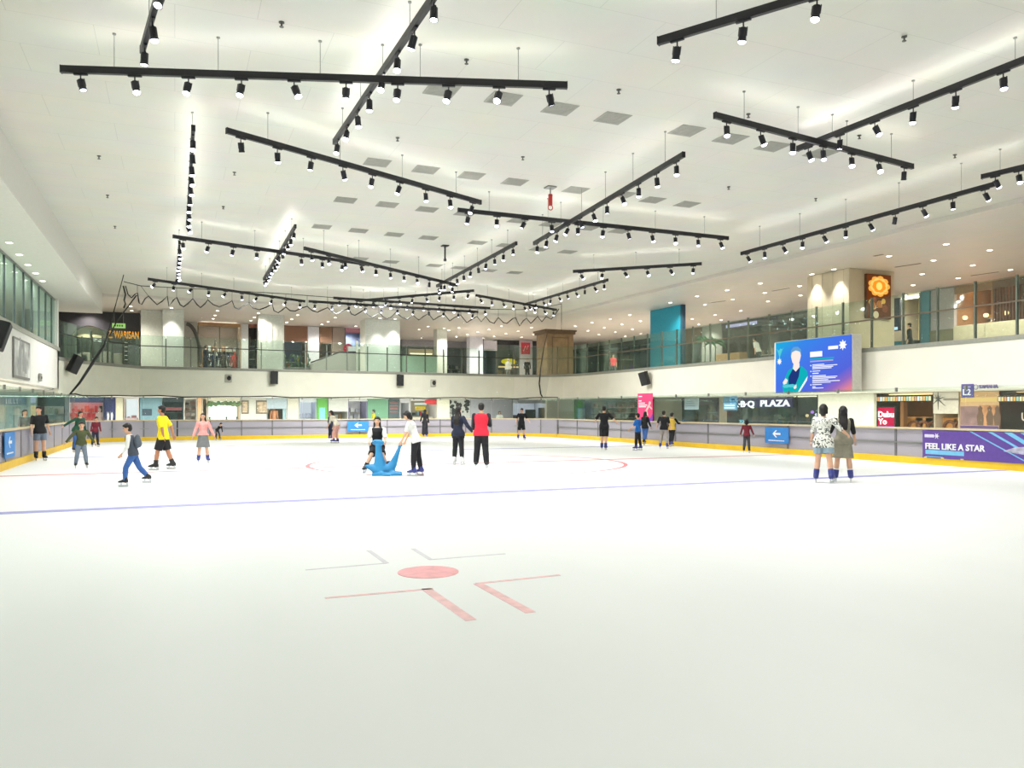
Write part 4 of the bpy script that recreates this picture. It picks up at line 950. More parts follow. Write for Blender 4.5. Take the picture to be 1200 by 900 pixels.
o, w, h = wthing('shop_sign', 'purple raised lettering on the wall right of the L2 sign', 'sign', 'right', 25.42, 1143, 449.5, 1171, 457)
text('YAMAHA', h * .85, C('violet_letters', (130, 116, 170)), o, (w * .06, -.02, h * .5), depth=.03, fit=w * .8); b = MB(); b.tube([Vector((-w * .46 + h * .36 * cos(a), -.02, h * .5 + h * .36 * sin(a))) for a in [pi * q / 8 for q in range(17)]], .014, 6); b.build('round_mark', C('violet_letters', (130, 116, 170)), o)
o, w, h = hung('pale grey blue rectangular sign hung before the tan door', 802.5, 466.5, 818.5, 480, 26.5, C('grey_blue_sign', (172, 186, 200)))
for i in range(3): rect(-w * .36, h * (.3 + .2 * i), w * (.3 - .1 * i), h * (.36 + .2 * i), C('sign_grey_text', (120, 138, 166)), o, 'text_line', -.031)
o, w, h = hung('glowing pale blue light box hung left of the white letters', 848, 464.5, 864, 481, 27.0, C('box_blue', (90, 150, 196)), name='light_box')
rect(-w * .46, .04, w * .46, h * .55, glow('blue_box', (150, 216, 250), 1.5), o, 'lit_face', -.031, .01); rect(0.02, h * .55, w * .44, h * .97, glow('blue_box2', (96, 176, 226), 1.1), o, 'lit_face', -.031, .01)
for i in range(2): rect(-w * .38, h * (.14 + .17 * i), w * .36, h * (.24 + .17 * i), glow('box_text', (250, 255, 255), 2), o, 'text_line', -.042)
rect(w * .12, h * .72, w * .38, h * .84, C('sign_navy', (40, 60, 110)), o, 'text_line', -.042)

# ------------------------------------------------------------------ posters and banners on the barriers
o, w, h = wthing('poster', 'tall pink poster with purple corner and dancing figure on the right glass screens', 'poster', 'right', 20.2, 747.5, 461, 765, 494)
MB().box(-w / 2, -.012, 0, w / 2, .0, h).build('sheet', C('poster_pink', (232, 62, 118), noise=.04), o)
poly([(.1, 0), (.5, 0), (.5, .28), (.3, .1)], C('poster_violet', (110, 70, 180)), o, 'violet_corner', -.013, .002, w, h)
poly([(-.5, 0), (.1, 0), (.3, .1), (-.5, .08)], C('poster_magenta', (190, 50, 130)), o, 'magenta_corner', -.013, .002, w, h)
for i, (a, b_) in enumerate(((.9, .12), (.74, .1), (.66, .22), (.59, .3), (.53, .26))): rect(-w * .42, h * (a - .022), w * (-.42 + b_ * 1.9), h * (a + .012), W_, o, 'text_line', -.013)
for p in ([(.0, .36), (.1, .34), (.34, .58), (.28, .64)], [(.24, .62), (.36, .6), (.4, .66), (.34, .72), (.26, .7)], [(.06, .36), (.16, .2), (.22, .22), (.14, .4)], [(.02, .4), (-.1, .28), (-.06, .26), (.08, .36)], [(.3, .5), (.46, .42), (.48, .46), (.32, .56)]): poly(p, C('poster_pale', (240, 200, 190)), o, 'dancer_print', -.014, .002, w, h)
ARB = C('sign_blue', (48, 124, 196))
def arrow_sign(label, plane, c, px0, py0, px1, py1):
    o, w, h = wthing('direction_sign', label, 'sign', plane, c, px0, py0, px1, py1)
    MB().box(-w / 2, -.02, 0, w / 2, 0, h).build('board', ARB, o)
    s = min(w, h) * .36; cz = h * .6
    poly([(-1, 0), (-.2, .62), (.12, .62), (-.42, .17), (1, .17), (1, -.17), (-.42, -.17), (.12, -.62), (-.2, -.62)], W_, o, 'arrow', -.021, .003, s, s).location.z = cz
    for i in range(9): rect(w * (-.34 + .076 * i), h * .14, w * (-.34 + .076 * i + .055), h * .2, W_, o, 'small_text', -.021)
    return o
arrow_sign('blue sign with a white left arrow on the far barrier', 'far', 45.18, 407, 493.5, 432, 505.5)
arrow_sign('blue sign with a white left arrow on the right barrier', 'right', 20.17, 897, 501, 924.5, 519.5)
arrow_sign('narrow blue arrow sign on the left barrier near the left edge', 'left', -4.12, 5, 506.5, 16.5, 536)
o, w, h = wthing('banner', 'long purple banner reading FEEL LIKE A STAR on the right barrier', 'banner', 'right', 20.16, 1081.5, 505.5, 1290, 548, z0=.2, z1=1.0)
MB().box(-w / 2, -.012, 0, w / 2, 0, h).build('sheet', PUR, o)
def bx(px): return -(on_x(px, 20.16)[0] - o.location.y)
def bz(px, py): return zat(py, on_x(px, 20.16)[1]) - o.location.z
lt = C('banner_pale_blue', (110, 178, 214)); 
for a, b_, wd in ((1136, 1205, 3), (1158, 1225, 5), (1177, 1240, 9), (1196, 1262, 6)):
    poly([(bx(a), h), (bx(a + wd), h), (bx(b_ + wd), .02), (bx(b_), .02)], lt, o, 'light_ray', -.013, .002)
poly([(bx(1176), .3), (bx(1190), .42), (bx(1215), .46), (bx(1230), .3), (bx(1210), .22), (bx(1190), .26)], C('banner_grey', (170, 168, 186), noise=.3, scale=6), o, 'skater_print', -.016, .002)
text('FEEL LIKE A STAR', .235, W_, o, (bx(1085), -.016, bz(1110, 524)), align='LEFT', fit=bx(1155) - bx(1085), bold=.006)
rect(bx(1085), bz(1105, 533), bx(1130), bz(1105, 528), lt, o, 'text_line', -.013); rect(bx(1085), bz(1105, 536.5), bx(1105), bz(1105, 535.5), lt, o, 'text_line', -.013)
rect(bx(1084), bz(1090, 512.5), bx(1095), bz(1090, 509), C('banner_lilac', (210, 204, 228)), o, 'logo_text', -.013)
for q in range(6):
    a = q * pi / 3; poly([(.02 * cos(a - 1), .02 * sin(a - 1)), (.1 * cos(a), .1 * sin(a)), (.02 * cos(a + 1), .02 * sin(a + 1))], W_, o, 'logo_petal', -.0135 - .0004 * q, .0003, sx=bx(1098)).location.z = bz(1098, 511)
for px in (1085, 1105, 1128): MB().box(bx(px) - .04, -.03, .0, bx(px) + .04, -.005, .03).build('tape', C('tape_yellow', (226, 200, 120)), o)

# ------------------------------------------------------------------ LED screen on the right fascia
o, w, h = wthing('video_screen', 'large blue video screen showing a man in a teal jacket, on the right fascia', 'screen', 'right', 24.6, 908, 397, 998.5, 459)
MB().cbox(-w / 2 - .02, 0, -.03, w / 2 + .02, .5, h + .03, .02).build('cabinet', C('screen_cabinet', (176, 178, 170)), o)
for z in (.4, h - .5): MB().box(-w * .4, .5, z, w * .4, .9, z + .12).build('bracket', M_STEEL, o)
sm = bpy.data.materials.new('screen_picture'); sm.use_nodes = True; nt = sm.node_tree; nt.nodes.remove(nt.nodes['Principled BSDF'])
tc = nt.nodes.new('ShaderNodeTexCoord'); sp = nt.nodes.new('ShaderNodeSeparateXYZ'); nt.links.new(tc.outputs['Generated'], sp.inputs[0])
ad = nt.nodes.new('ShaderNodeMath'); ad.operation = 'SUBTRACT'; nt.links.new(sp.outputs[0], ad.inputs[0]); nt.links.new(sp.outputs[2], ad.inputs[1])
mr = nt.nodes.new('ShaderNodeMapRange'); mr.inputs[1].default_value = -1; mr.inputs[2].default_value = 1; nt.links.new(ad.outputs[0], mr.inputs[0])
rp = nt.nodes.new('ShaderNodeValToRGB'); cr = rp.color_ramp
cr.elements[0].position = .0; cr.elements[0].color = s2l((16, 186, 226)) + (1,); cr.elements[1].position = 1; cr.elements[1].color = s2l((255, 150, 130)) + (1,)
for p_, c_ in ((.22, (60, 140, 240)), (.45, (74, 122, 240)), (.76, (88, 106, 226)), (.86, (150, 110, 200))): e = cr.elements.new(p_); e.color = s2l(c_) + (1,)
em = nt.nodes.new('ShaderNodeEmission'); em.inputs['Strength'].default_value = 1.35; nt.links.new(mr.outputs[0], rp.inputs[0]); nt.links.new(rp.outputs[0], em.inputs[0]); nt.links.new(em.outputs[0], nt.nodes['Material Output'].inputs[0])
MB().box(-w / 2, -.012, 0, w / 2, 0, h).build('picture', sm, o)
def G(n, rgb, s=1.0): return glow(n, rgb, s * 1.3)
sw_ = G('screen_white', (252, 252, 255), 1.15); tl = G('screen_teal', (20, 186, 196)); nv = G('screen_navy', (36, 60, 130)); cyn = G('screen_cyan', (90, 214, 226)); fc = G('screen_skin', (255, 238, 230), 1.1); hr = G('screen_hair', (110, 170, 220)); dk = G('screen_shade', (50, 110, 170))
def sp2(pts, m, nm, y): return poly([(p[0] - .5, p[1]) for p in pts], m, o, nm, y, .0015, w, h)
# figure, given in fractions of the screen
sp2([(.13, .0), (.11, .12), (.13, .22), (.19, .42), (.27, .5), (.33, .48), (.38, .5), (.45, .4), (.46, .28), (.43, .16), (.36, .0)], tl, 'jacket_picture', -.013)
sp2([(.2, .08), (.2, .3), (.27, .49), (.31, .42), (.36, .49), (.34, .3), (.3, .16)], nv, 'shirt_picture', -.0145)
sp2([(.26, .46), (.3, .4), (.35, .48), (.35, .56), (.27, .56)], fc, 'neck_picture', -.016)
sp2([(.235, .7), (.25, .8), (.3, .84), (.355, .8), (.37, .7), (.35, .58), (.305, .5), (.255, .58)], fc, 'face_picture', -.0175)
sp2([(.23, .7), (.235, .82), (.27, .88), (.33, .88), (.37, .82), (.375, .7), (.355, .78), (.3, .81), (.25, .78)], hr, 'hair_picture', -.019)
sp2([(.12, .12), (.14, .09), (.27, .1), (.3, .14), (.26, .16), (.16, .15), (.14, .2)], cyn, 'sleeve_stripe', -.0175); sp2([(.33, .0), (.35, .0), (.45, .22), (.46, .3), (.44, .26)], sw_, 'sleeve_stripe', -.0175)
sp2([(.12, .2), (.16, .28), (.19, .24), (.17, .17), (.13, .16)], fc, 'hand_picture', -.019); sp2([(.27, .1), (.31, .15), (.31, .08), (.28, .06)], fc, 'hand_picture', -.019)
for x0, x1, zz, t, m in ((.49, .645, .655, .1, sw_), (.49, .79, .6, .028, tl), (.49, .78, .56, .025, G('screen_lilac', (190, 180, 230))), (.52, .67, .5, .014, sw_), (.52, .83, .475, .014, sw_), (.52, .78, .45, .014, sw_), (.52, .76, .425, .014, sw_), (.52, .62, .38, .014, sw_), (.52, .6, .335, .018, sw_),
        (.52, .69, .29, .014, sw_), (.52, .83, .265, .014, sw_), (.52, .81, .24, .014, sw_), (.52, .72, .21, .014, sw_), (.52, .86, .185, .014, sw_), (.52, .75, .16, .01, sw_), (.52, .64, .125, .014, sw_), (.52, .56, .085, .014, sw_), (.52, .66, .06, .014, sw_)):
    rect((x0 - .5) * w, zz * h, (x1 - .5) * w, (zz + t) * h, m, o, 'screen_text', -.013, .0015)
for zz in (.485, .375, .285, .12): rect((.493 - .5) * w, zz * h, (.507 - .5) * w, (zz + .02) * h, sw_, o, 'bullet', -.013, .0015)
def burst(cx, cz, r, k=8, nm='star_mark'):
    pts = [(cx + (r if i % 2 == 0 else r * .55) * cos(2 * pi * i / (2 * k)) * h / w, cz + (r if i % 2 == 0 else r * .55) * sin(2 * pi * i / (2 * k))) for i in range(2 * k)]; sp2(pts, sw_, nm, -.013)
burst(.895, .83, .1); rect((.72 - .5) * w, .77 * h, (.84 - .5) * w, .83 * h, sw_, o, 'logo_text', -.0145, .0015); burst(.07, .62, .07)
sp2([(.03, .88), (.06, .84), (.085, .88), (.11, .86), (.13, .9), (.1, .8), (.08, .72), (.08, .66), (.065, .66), (.065, .72), (.05, .8)], cyn, 'trophy_mark', -.013)
rect(-w / 2 + .0, 0, -w / 2 + .07, h, sw_, o, 'edge_strip', -.013, .0015)

# ------------------------------------------------------------------ speakers and small fittings on the fascias
M_GRL = mat('speaker_grille', (44, 46, 48), .7, noise=.2, scale=60)
def speaker(label, loc, rz, tilt, w, h, d=.32, roll=0):
    o = thing('loudspeaker', label, 'loudspeaker', loc, rz)
    M = Matrix.Translation((0, -.1, h)) @ Matrix.Rotation(R(tilt), 4, 'X') @ Matrix.Rotation(R(roll), 4, 'Y')
    b = MB(); b.loft([[M @ Vector(p) for p in ((-w / 2 * k, y, -h), (w / 2 * k, y, -h), (w / 2 * k, y, 0), (-w / 2 * k, y, 0))] for k, y in ((.75, 0), (1, -d * .5), (1, -d))]); b.build('cabinet', M_BLACK, o)
    b = MB(); b.box(-w / 2 + .02, -d - .012, -h + .02, w / 2 - .02, -d, -.02, M); b.build('grille', M_GRL, o)
    b = MB(); b.tube([(0, .0, h * .9), (0, -.12, h * 1.02), (0, -.12, h * .85)], .018, 6); b.box(-.09, -.012, h * .78, .09, .0, h * 1.02); b.build('bracket', M_DARK, o)
    return o
def fascia_y(px):
    """distance along the far fascia at a picture column"""
    r = ray(px)
    for a, b in zip(FASC, FASC[1:]):
        a, b = Vector(a), Vector(b); n = Vector((-(b.y - a.y), b.x - a.x)); den = r.dot(n)
        if abs(den) < 1e-9: continue
        D = a.dot(n) / den; p = r * D; t = (p - a).dot(b - a) / (b - a).length_squared
        if D > 0 and -1e-6 <= t <= 1 + 1e-6:
            dd = (b - a).normalized(); return p, D, math.atan2(dd.y, dd.x)
def onfas(px, py, out=0.0):
    p, D, a = fascia_y(px); return Vector((p.x + sin(a) * out, p.y - cos(a) * out, zat(py, D))), a
p, a = onfas(320, 450, .02); speaker('black loudspeaker on the far fascia, left one below the net', p, a, 4, .42, .78)
p, a = onfas(467, 452, .02); speaker('black loudspeaker on the far fascia between the blue seal and the white column', p, a, 4, .42, .72)
p, a = onfas(761, 451, .22); speaker('tilted black loudspeaker on the right fascia below the teal column', p, a + .2, 14, .55, .78, roll=-8)
p, a = onfas(79, 437, .3); speaker('tilted black loudspeaker at the left corner of the far fascia', p, a - .4, 16, .5, .85, roll=18)
D = -4.93 / ray(3).x if ray(3).x < 0 else 20; y_, D = on_x(-6, -4.7); speaker('black loudspeaker on the white left wall at the picture edge', (-4.7, y_, zat(409, D)), pi / 2, 16, .45, .8, roll=10)
def camera_box(px, py, label):
    p, a = onfas(px, py, .01); o = thing('wall_camera', label, 'camera', p, a)
    MB().cbox(-.2, -.05, -.24, .2, 0, .24, .02).build('back_plate', C('plate_grey', (188, 188, 176)), o)
    MB().ell((.03, -.1, .02), (.12, .12, .14)).build('lens_dome', M_BLACK, o, True)
camera_box(267.5, 443.5, 'small round black camera on the far fascia, left of the first loudspeaker'); camera_box(507.5, 449, 'small round black camera on the far fascia, right of the second loudspeaker')
y_, D = on_x(46, -4.93); o = thing('junction_box', 'small grey box on the white left wall', 'box', (-4.93, y_, zat(447, D)), pi / 2); MB().cbox(-.2, -.08, 0, .2, 0, .32, .02).build('case', C('plate_grey2', (140, 140, 134)), o); MB().cbox(-.1, -.1, .1, .1, -.08, .2, .008).build('cover', M_DARK, o)
o, w, h = wthing('wall_poster', 'framed black and white picture on the white left wall', 'poster', 'left', -4.94, 14.5, 398, 33.5, 444)
MB().cbox(-w / 2, -.05, 0, w / 2, 0, h, .01).build('poster_frame', C('frame_grey', (120, 120, 116)), o); rect(-w / 2 + .08, .08, w / 2 - .08, h - .08, C('print_grey', (196, 198, 194), noise=.5, scale=1.2), o, 'print', -.051)
for x, s in ((-.5, 1), (.2, .9), (.65, .7)): poly([(-.25, .3), (.25, .3), (.3, .9), (.12, 1.15), (.1, 1.4), (-.1, 1.4), (-.12, 1.15), (-.3, .9)], C('print_shade', (150, 152, 150)), o, 'figure_print', -.056, .003, s, s, x)
# lower left shop behind the glass
LC = 43.6
o, w, h = shop('teal shop front with pale letter strokes behind the left glass screens', 'far', LC, -60, 43, 0, 2.41, 'clad', wall=(150, 180, 178))
def qx(px): return on_y(px, LC)[0] - o.location.x
def qz(px, py): return zat(py, on_y(px, LC)[1])
MB().cbox(qx(-2), -.06, qz(10, 474.5), qx(31), 0, qz(10, 464.5), .01).build('signboard', C('teal_sign', (104, 140, 164)), o)
for px, ww in ((7.5, 1.2), (10.5, 1), (12.5, 2.2), (16, 2.4), (20, 1.2)):
    MB().box(qx(px), -.08, qz(px, 472), qx(px + .7), -.06, qz(px, 467.5)).box(qx(px), -.08, qz(px, 473), qx(px + ww), -.06, qz(px, 471.8)).build('letter_stroke', C('pale_letters', (206, 224, 240)), o)
for i, px in enumerate((0, 9, 17, 25)): MB().cbox(qx(px), -.05, .2, qx(px + 7), 0, qz(px, 477), .01).build('window_panel', C('grey_panel%d' % (i % 2), [(160, 176, 176), (140, 172, 178)][i % 2]), o)
MB().box(qx(36), -.04, .1, qx(42), -.02, qz(40, 475)).build('lit_panel', glow('lit_cream', (246, 232, 180), 1.0), o)
MB().box(qx(36), -.04, qz(40, 472), qx(42), -.02, qz(40, 465)).build('lit_panel', glow('lit_blue', (196, 212, 240), 1.0), o)

# ------------------------------------------------------------------ upper gallery: columns, shop fronts, furniture
GZ = 3.99
def column(label, px0, px1, y0, depth, m, z0=GZ, z1=7.6, name='column', parts=True):
    x0, _ = on_y(px0, y0); x1, _ = on_y(px1, y0); o = thing(name, label, 'column', ((x0 + x1) / 2, y0, z0)); w = x1 - x0; h = z1 - z0
    MB().cbox(-w / 2, 0, 0, w / 2, depth, h, .015).build('shaft', m, o)
    MB().cbox(-w / 2 - .02, -.02, 0, w / 2 + .02, depth + .02, .15, .01).build('plinth', M_COPE, o)
    return o, w, h
L_WASH = lamp('column_wash', 520, 75, .7, (1, .98, .92), .06)
def wash(x, y, z=7.55, tilt=(0, 0)):
    put_lamp(L_WASH, (x, y, z), (R(tilt[0]), R(tilt[1]), 0), None, 'wash_lamp')
    o = obj('downlight', DL); o.location = (x, y, 7.595); tag(o, 'recessed downlight close in front of a white gallery column', 'downlight', 'downlights washing the columns')
MW = C('column_white', (222, 226, 220))
o, w, h = column('white gallery column next to the orange sign, left of two joined white columns', 165, 190, 53.0, .8, MW)
o, w, h = column('broad white gallery column lit by a downlight, second from the orange sign', 190.5, 215.5, 51.9, 1.2, MW); wash(o.location.x - .1, 51.4)
o, w, h = column('pale fluted gallery column left of the wood topped shop', 303, 333, 52.6, 1.0, MW)
for i in range(3): MB().box(-.5 + i * .35, -.03, .2, -.3 + i * .35, 0, h - .1).build('flute', MW, o)
o, w, h = column('widest white gallery column, strongly lit, behind the far balustrade', 428, 469, 52.4, 1.6, MW); wash(o.location.x - .35, 51.75); wash(o.location.x + .7, 51.9)
o, w, h = column('slim white gallery column lit at the top, right of the widest one', 512, 524, 57.0, .8, MW); wash(o.location.x, 56.5)
o, w, h = column('bluish white gallery column in the distance beside a white sign', 550.5, 566, 62.0, .8, C('column_bluewhite', (212, 216, 232)))
# wood column with a crown
o, w, h = column('brown timber clad gallery column with a stepped crown, far right corner', 641, 672, 54.2, 1.9, C('timber_clad', (128, 108, 82), noise=.12, scale=3)); wd = C('timber_dark', (94, 78, 60))
MB().cbox(-w / 2 - .12, -.12, h - .32, w / 2 + .12, 2.0, h - .1, .02).build('crown', wd, o); MB().cbox(-w / 2 - .2, -.2, h - .12, w / 2 + .2, 2.1, h, .02).build('crown', wd, o)
for s in (-1, 1): MB().box(s * w * .3 - .03, -.02, .3, s * w * .3 + .03, 0, h - .5).build('batten', wd, o)
MB().box(-w * .3, -.02, h - .62, w * .3, 0, h - .56).build('batten', wd, o)
# teal column
y0, D0 = on_x(762, 26.6); y1, D1 = on_x(797, 26.6); o = thing('column', 'tall teal blue clad column on the right gallery with a dark edge', 'column', (26.6, (y0 + y1) / 2, GZ)); L = y0 - y1
MB().cbox(0, -L / 2, 0, .3, L / 2, 3.6, .01).build('cladding_panel', C('teal_cladding', (28, 140, 166), rough=.4), o); MB().cbox(0.02, -L / 2 - .2, 0, .24, -L / 2, 3.6, .01).build('end_panel', C('dark_teal', (34, 66, 84)), o)
MB().box(-.02, -L / 2, 0, .0, L / 2, .12).build('plinth', M_COPE, o)
# beige column and its food light box
bx0, bx1, by0, by1 = 26.3, 28.9, 25.75, 28.2
o = thing('column', 'broad beige clad gallery column carrying the glowing food picture', 'column', ((bx0 + bx1) / 2, (by0 + by1) / 2, GZ))
bg = C('beige_cladding', (206, 194, 168), noise=.04, scale=2)
hx, hy = (bx1 - bx0) / 2, (by1 - by0) / 2
MB().cbox(-hx, -hy, 0, hx, hy, 3.61, .02).build('shaft', bg, o)
for i in range(4): MB().box(-hx - .006, -hy + (i + .5) * hy / 2 - .01, .0, -hx, -hy + (i + .5) * hy / 2 + .01, 3.6).build('joint', C('joint_beige', (176, 164, 140)), o)
wash(bx0 - .35, by0 + .5); wash(bx0 - .3, by1 - .6)
xl, Dl = on_y(1013.5, by0); xr, Dr = on_y(1041, by0); D = (Dl + Dr) / 2
fb = thing('light_box', 'glowing picture of dishes and a flower shaped bowl on the beige column', 'light box', ((xl + xr) / 2, by0, zat(373, D))); w = xr - xl; h = zat(323, D) - fb.location.z
MB().cbox(-w / 2 - .03, -.12, -.03, w / 2 + .03, 0, h + .03, .01).build('case', C('box_brown', (96, 60, 36)), fb)
rect(-w / 2, 0, w / 2, h, G('food_brown', (120, 62, 30), .9), fb, 'picture', -.12, .004)
for k in range(3):
    for i in range(9 - k):
        a = 2 * pi * i / (9 - k) + k * .3; r_ = .36 - .1 * k; cx, cz = r_ * cos(a) * .9 * w, h * .74 + r_ * sin(a) * h * .48
        pts = [(cx + .1 * cos(b) * w * 1.5, cz + .1 * sin(b) * h * .75) for b in [q * pi / 4 for q in range(8)]]
        MB().prism([(max(-w / 2, min(w / 2, p[0])), min(h, p[1])) for p in pts], -.1275 - .003 * k - .0002 * i, -.1245 - .003 * k).build('petal_picture', G('food_orange', [(252, 176, 70), (255, 206, 110), (250, 150, 40)][k], 1.15), fb)
def disc(cx, cz, rw, m, y, nm='dish_picture'): MB().prism([(cx * w + rw * cos(2 * pi * q / 14), cz * h + rw * sin(2 * pi * q / 14)) for q in range(14)], y - .003, y).build(nm, m, fb)
disc(0, .74, .17, G('food_yellow', (255, 226, 120), 1.2), -.136); rr = random.Random(3)
for i in range(12): disc(rr.uniform(-.38, .38), rr.uniform(.06, .42), rr.uniform(.08, .17), G('dish_%d' % (i % 4), [(240, 214, 170), (200, 120, 60), (246, 190, 90), (150, 80, 50)][i % 4], 1.0), -.125 - .0034 * i)
# far gallery shop fronts
UY = 58.5
def ushop(label, px0, px1, style, c=UY, z1=7.55, plane='far', **k):
    o, w, h = shop(label, plane, c, px0, px1, GZ, z1, style, **k)
    return o, w, h
# bulkhead over the gallery shops
o, w, h = ushop('dark restaurant with white arch and orange glowing letters at the far left', 69, 164, 'open', c=54.6, z1=7.55, name='restaurant', cat='restaurant', wall=(58, 58, 66), back=(76, 80, 84), header=.0, shelves=0, lamp=1.0, dep=3.0, lampc=(255, 230, 190))
UYR = 54.6
def ux(px): return on_y(px, UYR)[0] - o.location.x
def uz(px, py): return zat(py, on_y(px, UYR)[1]) - o.location.z
top = C('restaurant_dark', (46, 46, 54)); ar = [(ux(84) + (ux(126) - ux(84)) * t, uz(100, 393) + (uz(100, 381.5) - uz(100, 393)) * sin(pi * t) ** .8) for t in [i / 14 for i in range(15)]]
MB().prism([(-w / 2, h), (w / 2, h), (w / 2, uz(140, 403)), (ux(127), uz(140, 403)), (ux(126), uz(100, 393))] + ar[::-1] + [(ux(84), uz(100, 393)), (-w / 2, uz(100, 393))], -.05, .12).build('front_panel', top, o)
MB().box(ux(84), .5, uz(100, 394.5), ux(127), .6, uz(100, 380)).build('arch_back', C('arch_white', (226, 224, 206)), o); MB().box(ux(84), .3, uz(100, 395), ux(127), .35, uz(100, 391)).build('arch_band', C('arch_tan', (190, 184, 150)), o)
text('Z. WARISAN', .62, glow('orange_letters', (255, 170, 50), 1.7), o, ((ux(128) + ux(165)) / 2 - .1, -.08, uz(146, 393)), depth=.03, fit=ux(165) - ux(128.5), bold=.01)
for i in range(5): rect(ux(145.5), uz(146, 402 + 5 * i), ux(149.5), uz(146, 401 + 5 * i), C('menu_white', (220, 220, 214)), o, 'menu_line', -.06, .01)
MB().cbox(ux(144), -.06, uz(146, 425), ux(150), .02, uz(146, 399), .01).build('menu_board', C('menu_dark', (40, 44, 50)), o)
for px in (84, 96, 108, 120, 132): MB().box(ux(px) - .04, -.02, 0, ux(px) + .04, .06, uz(px, 394)).build('mullion', M_DARK, o)
for px, py, s in ((95, 425, .5), (99, 424, .6), (122, 424, .7), (138, 424, .6)):
    MB().cbox(ux(px) - .3, .6, 0, ux(px) + .3, 1.0, s + .5, .04).build('dining_chair', C('chair_pale', (150, 150, 140)), o)
for px, py in ((110, 397), (116, 398), (125, 399), (134, 399), (120, 412)): MB().ell((ux(px), .8, uz(px, py)), (.16, .16, .07)).build('pendant_lamp', glow('pendant_lamp', (240, 250, 236), 2.2), o, True)
ex, w, h = wthing('exit_sign', 'small green lit exit sign hung above the orange letters', 'sign', 'far', 54.2, 131.5, 379, 147, 384.5); MB().cbox(-w / 2, -.05, 0, w / 2, .03, h, .01).build('case', glow('exit_green', (190, 246, 140), 1.1), ex); 
for x in (-.25, .25): b = MB(); b.cyl((x, 0), .01, h - .01, 7.61 - ex.location.z, 6); b.build('hanger', M_STEEL, ex)
for i, x in enumerate((-.34, -.16, .02, .2)): rect(x * w, h * .3, (x + .12) * w, h * .72, C('exit_letter', (60, 120, 60)), ex, 'letter_mark', -.051)
o, w, h = ushop('grey gallery front with a dark curved arch stripe, left of the bright clothes shop', 216, 231.5, 'clad', wall=(176, 174, 168))
b = MB(); b.tube([(-w * .35 + .9 * sin(t * pi / 16), -.02, h - .15 - 2.6 * (1 - cos(t * pi / 16))) for t in range(9)], .12, 8); b.build('arch_stripe', C('stripe_dark', (84, 82, 80)), o)
o, w, h = ushop('bright gallery clothes shop with white, red and brown goods', 232, 282, 'open', wall=(170, 150, 126), back=(150, 132, 120), header=.25, sign=(150, 118, 84), shelves=4, pal=[(246, 244, 240), (230, 80, 70), (40, 50, 80), (236, 226, 210), (250, 250, 250), (90, 70, 60), (240, 170, 120)], lamp=5, mann=4, g0=.2, g1=2.2, glass=1)
ushop('white gallery pier between the clothes shop and a dark doorway', 282.5, 291, 'clad', wall=(216, 218, 222), name='pier', cat='pier')
ushop('narrow dark gallery doorway with shelves', 291.5, 303, 'open', wall=(60, 58, 62), back=(90, 84, 84), header=.25, sign=(120, 70, 54), shelves=3, pal=[(120, 100, 90), (60, 60, 66), (150, 130, 110)], lamp=.6)
o, w, h = ushop('gallery shop with brown timber top and blue, red and yellow goods', 332, 360, 'open', wall=(110, 78, 60), back=(70, 74, 110), header=1.15, sign=(122, 88, 70), shelves=3, pal=[(180, 90, 70), (60, 70, 130), (230, 200, 60), (200, 120, 90), (70, 100, 80)], lamp=1.4, g0=.2, g1=1.5)
o2 = thing('potted_shrub', 'leafy green plants in a grey trough before the timber topped gallery shop', 'plant', (on_y(345, 55.5)[0], 55.5, GZ))
MB().cbox(-1.1, -.25, 0, 1.1, .25, .45, .03).build('trough', C('trough_grey', (90, 90, 88)), o2); rr = random.Random(9); b = MB()
for i in range(130):
    x, y, z = rr.uniform(-1, 1), rr.uniform(-.25, .25), .4 + rr.random() ** 1.4 * .9; M = Matrix.Rotation(rr.uniform(0, 6), 3, 'Z') @ Matrix.Rotation(rr.uniform(-.9, .9), 3, 'X'); b.ell((x, y, z), (.05, .012, .13), M, 6, 4)
b.build('foliage', C('dark_leaf', (58, 84, 60), noise=.3, scale=20), o2)
ushop('white gallery pier right of the timber topped shop', 360.5, 374, 'clad', wall=(214, 216, 226), name='pier', cat='pier')
ushop('small brown timber fronted gallery shop', 374.5, 389, 'open', wall=(112, 86, 68), back=(120, 96, 80), header=1.2, sign=(122, 94, 76), shelves=2, lamp=.8, g0=.2, g1=1.2, pal=[(120, 110, 90), (70, 80, 70), (150, 130, 100)])
ushop('grey brown gallery pier left of the blue shop', 389.5, 404, 'clad', wall=(150, 136, 128), name='pier', cat='pier')
o, w, h = ushop('blue gallery shop with a round red and white glowing sign', 404.5, 428, 'open', wall=(96, 110, 140), back=(110, 126, 156), header=.35, sign=(170, 110, 130), shelves=2, lamp=1, pal=[(120, 140, 180), (80, 90, 120), (200, 210, 220)], g1=1.4)
MB().prism([(-.55 + .34 * cos(2 * pi * q / 16), 2.05 + .34 * sin(2 * pi * q / 16)) for q in range(16)], -.2, -.08).build('round_sign', glow('red_round', (226, 40, 70), 1.0), o); rect(-.55, 1.85, .35, 2.2, glow('white_sign', (250, 250, 244), 1.2), o, 'white_sign', -.21, .02)
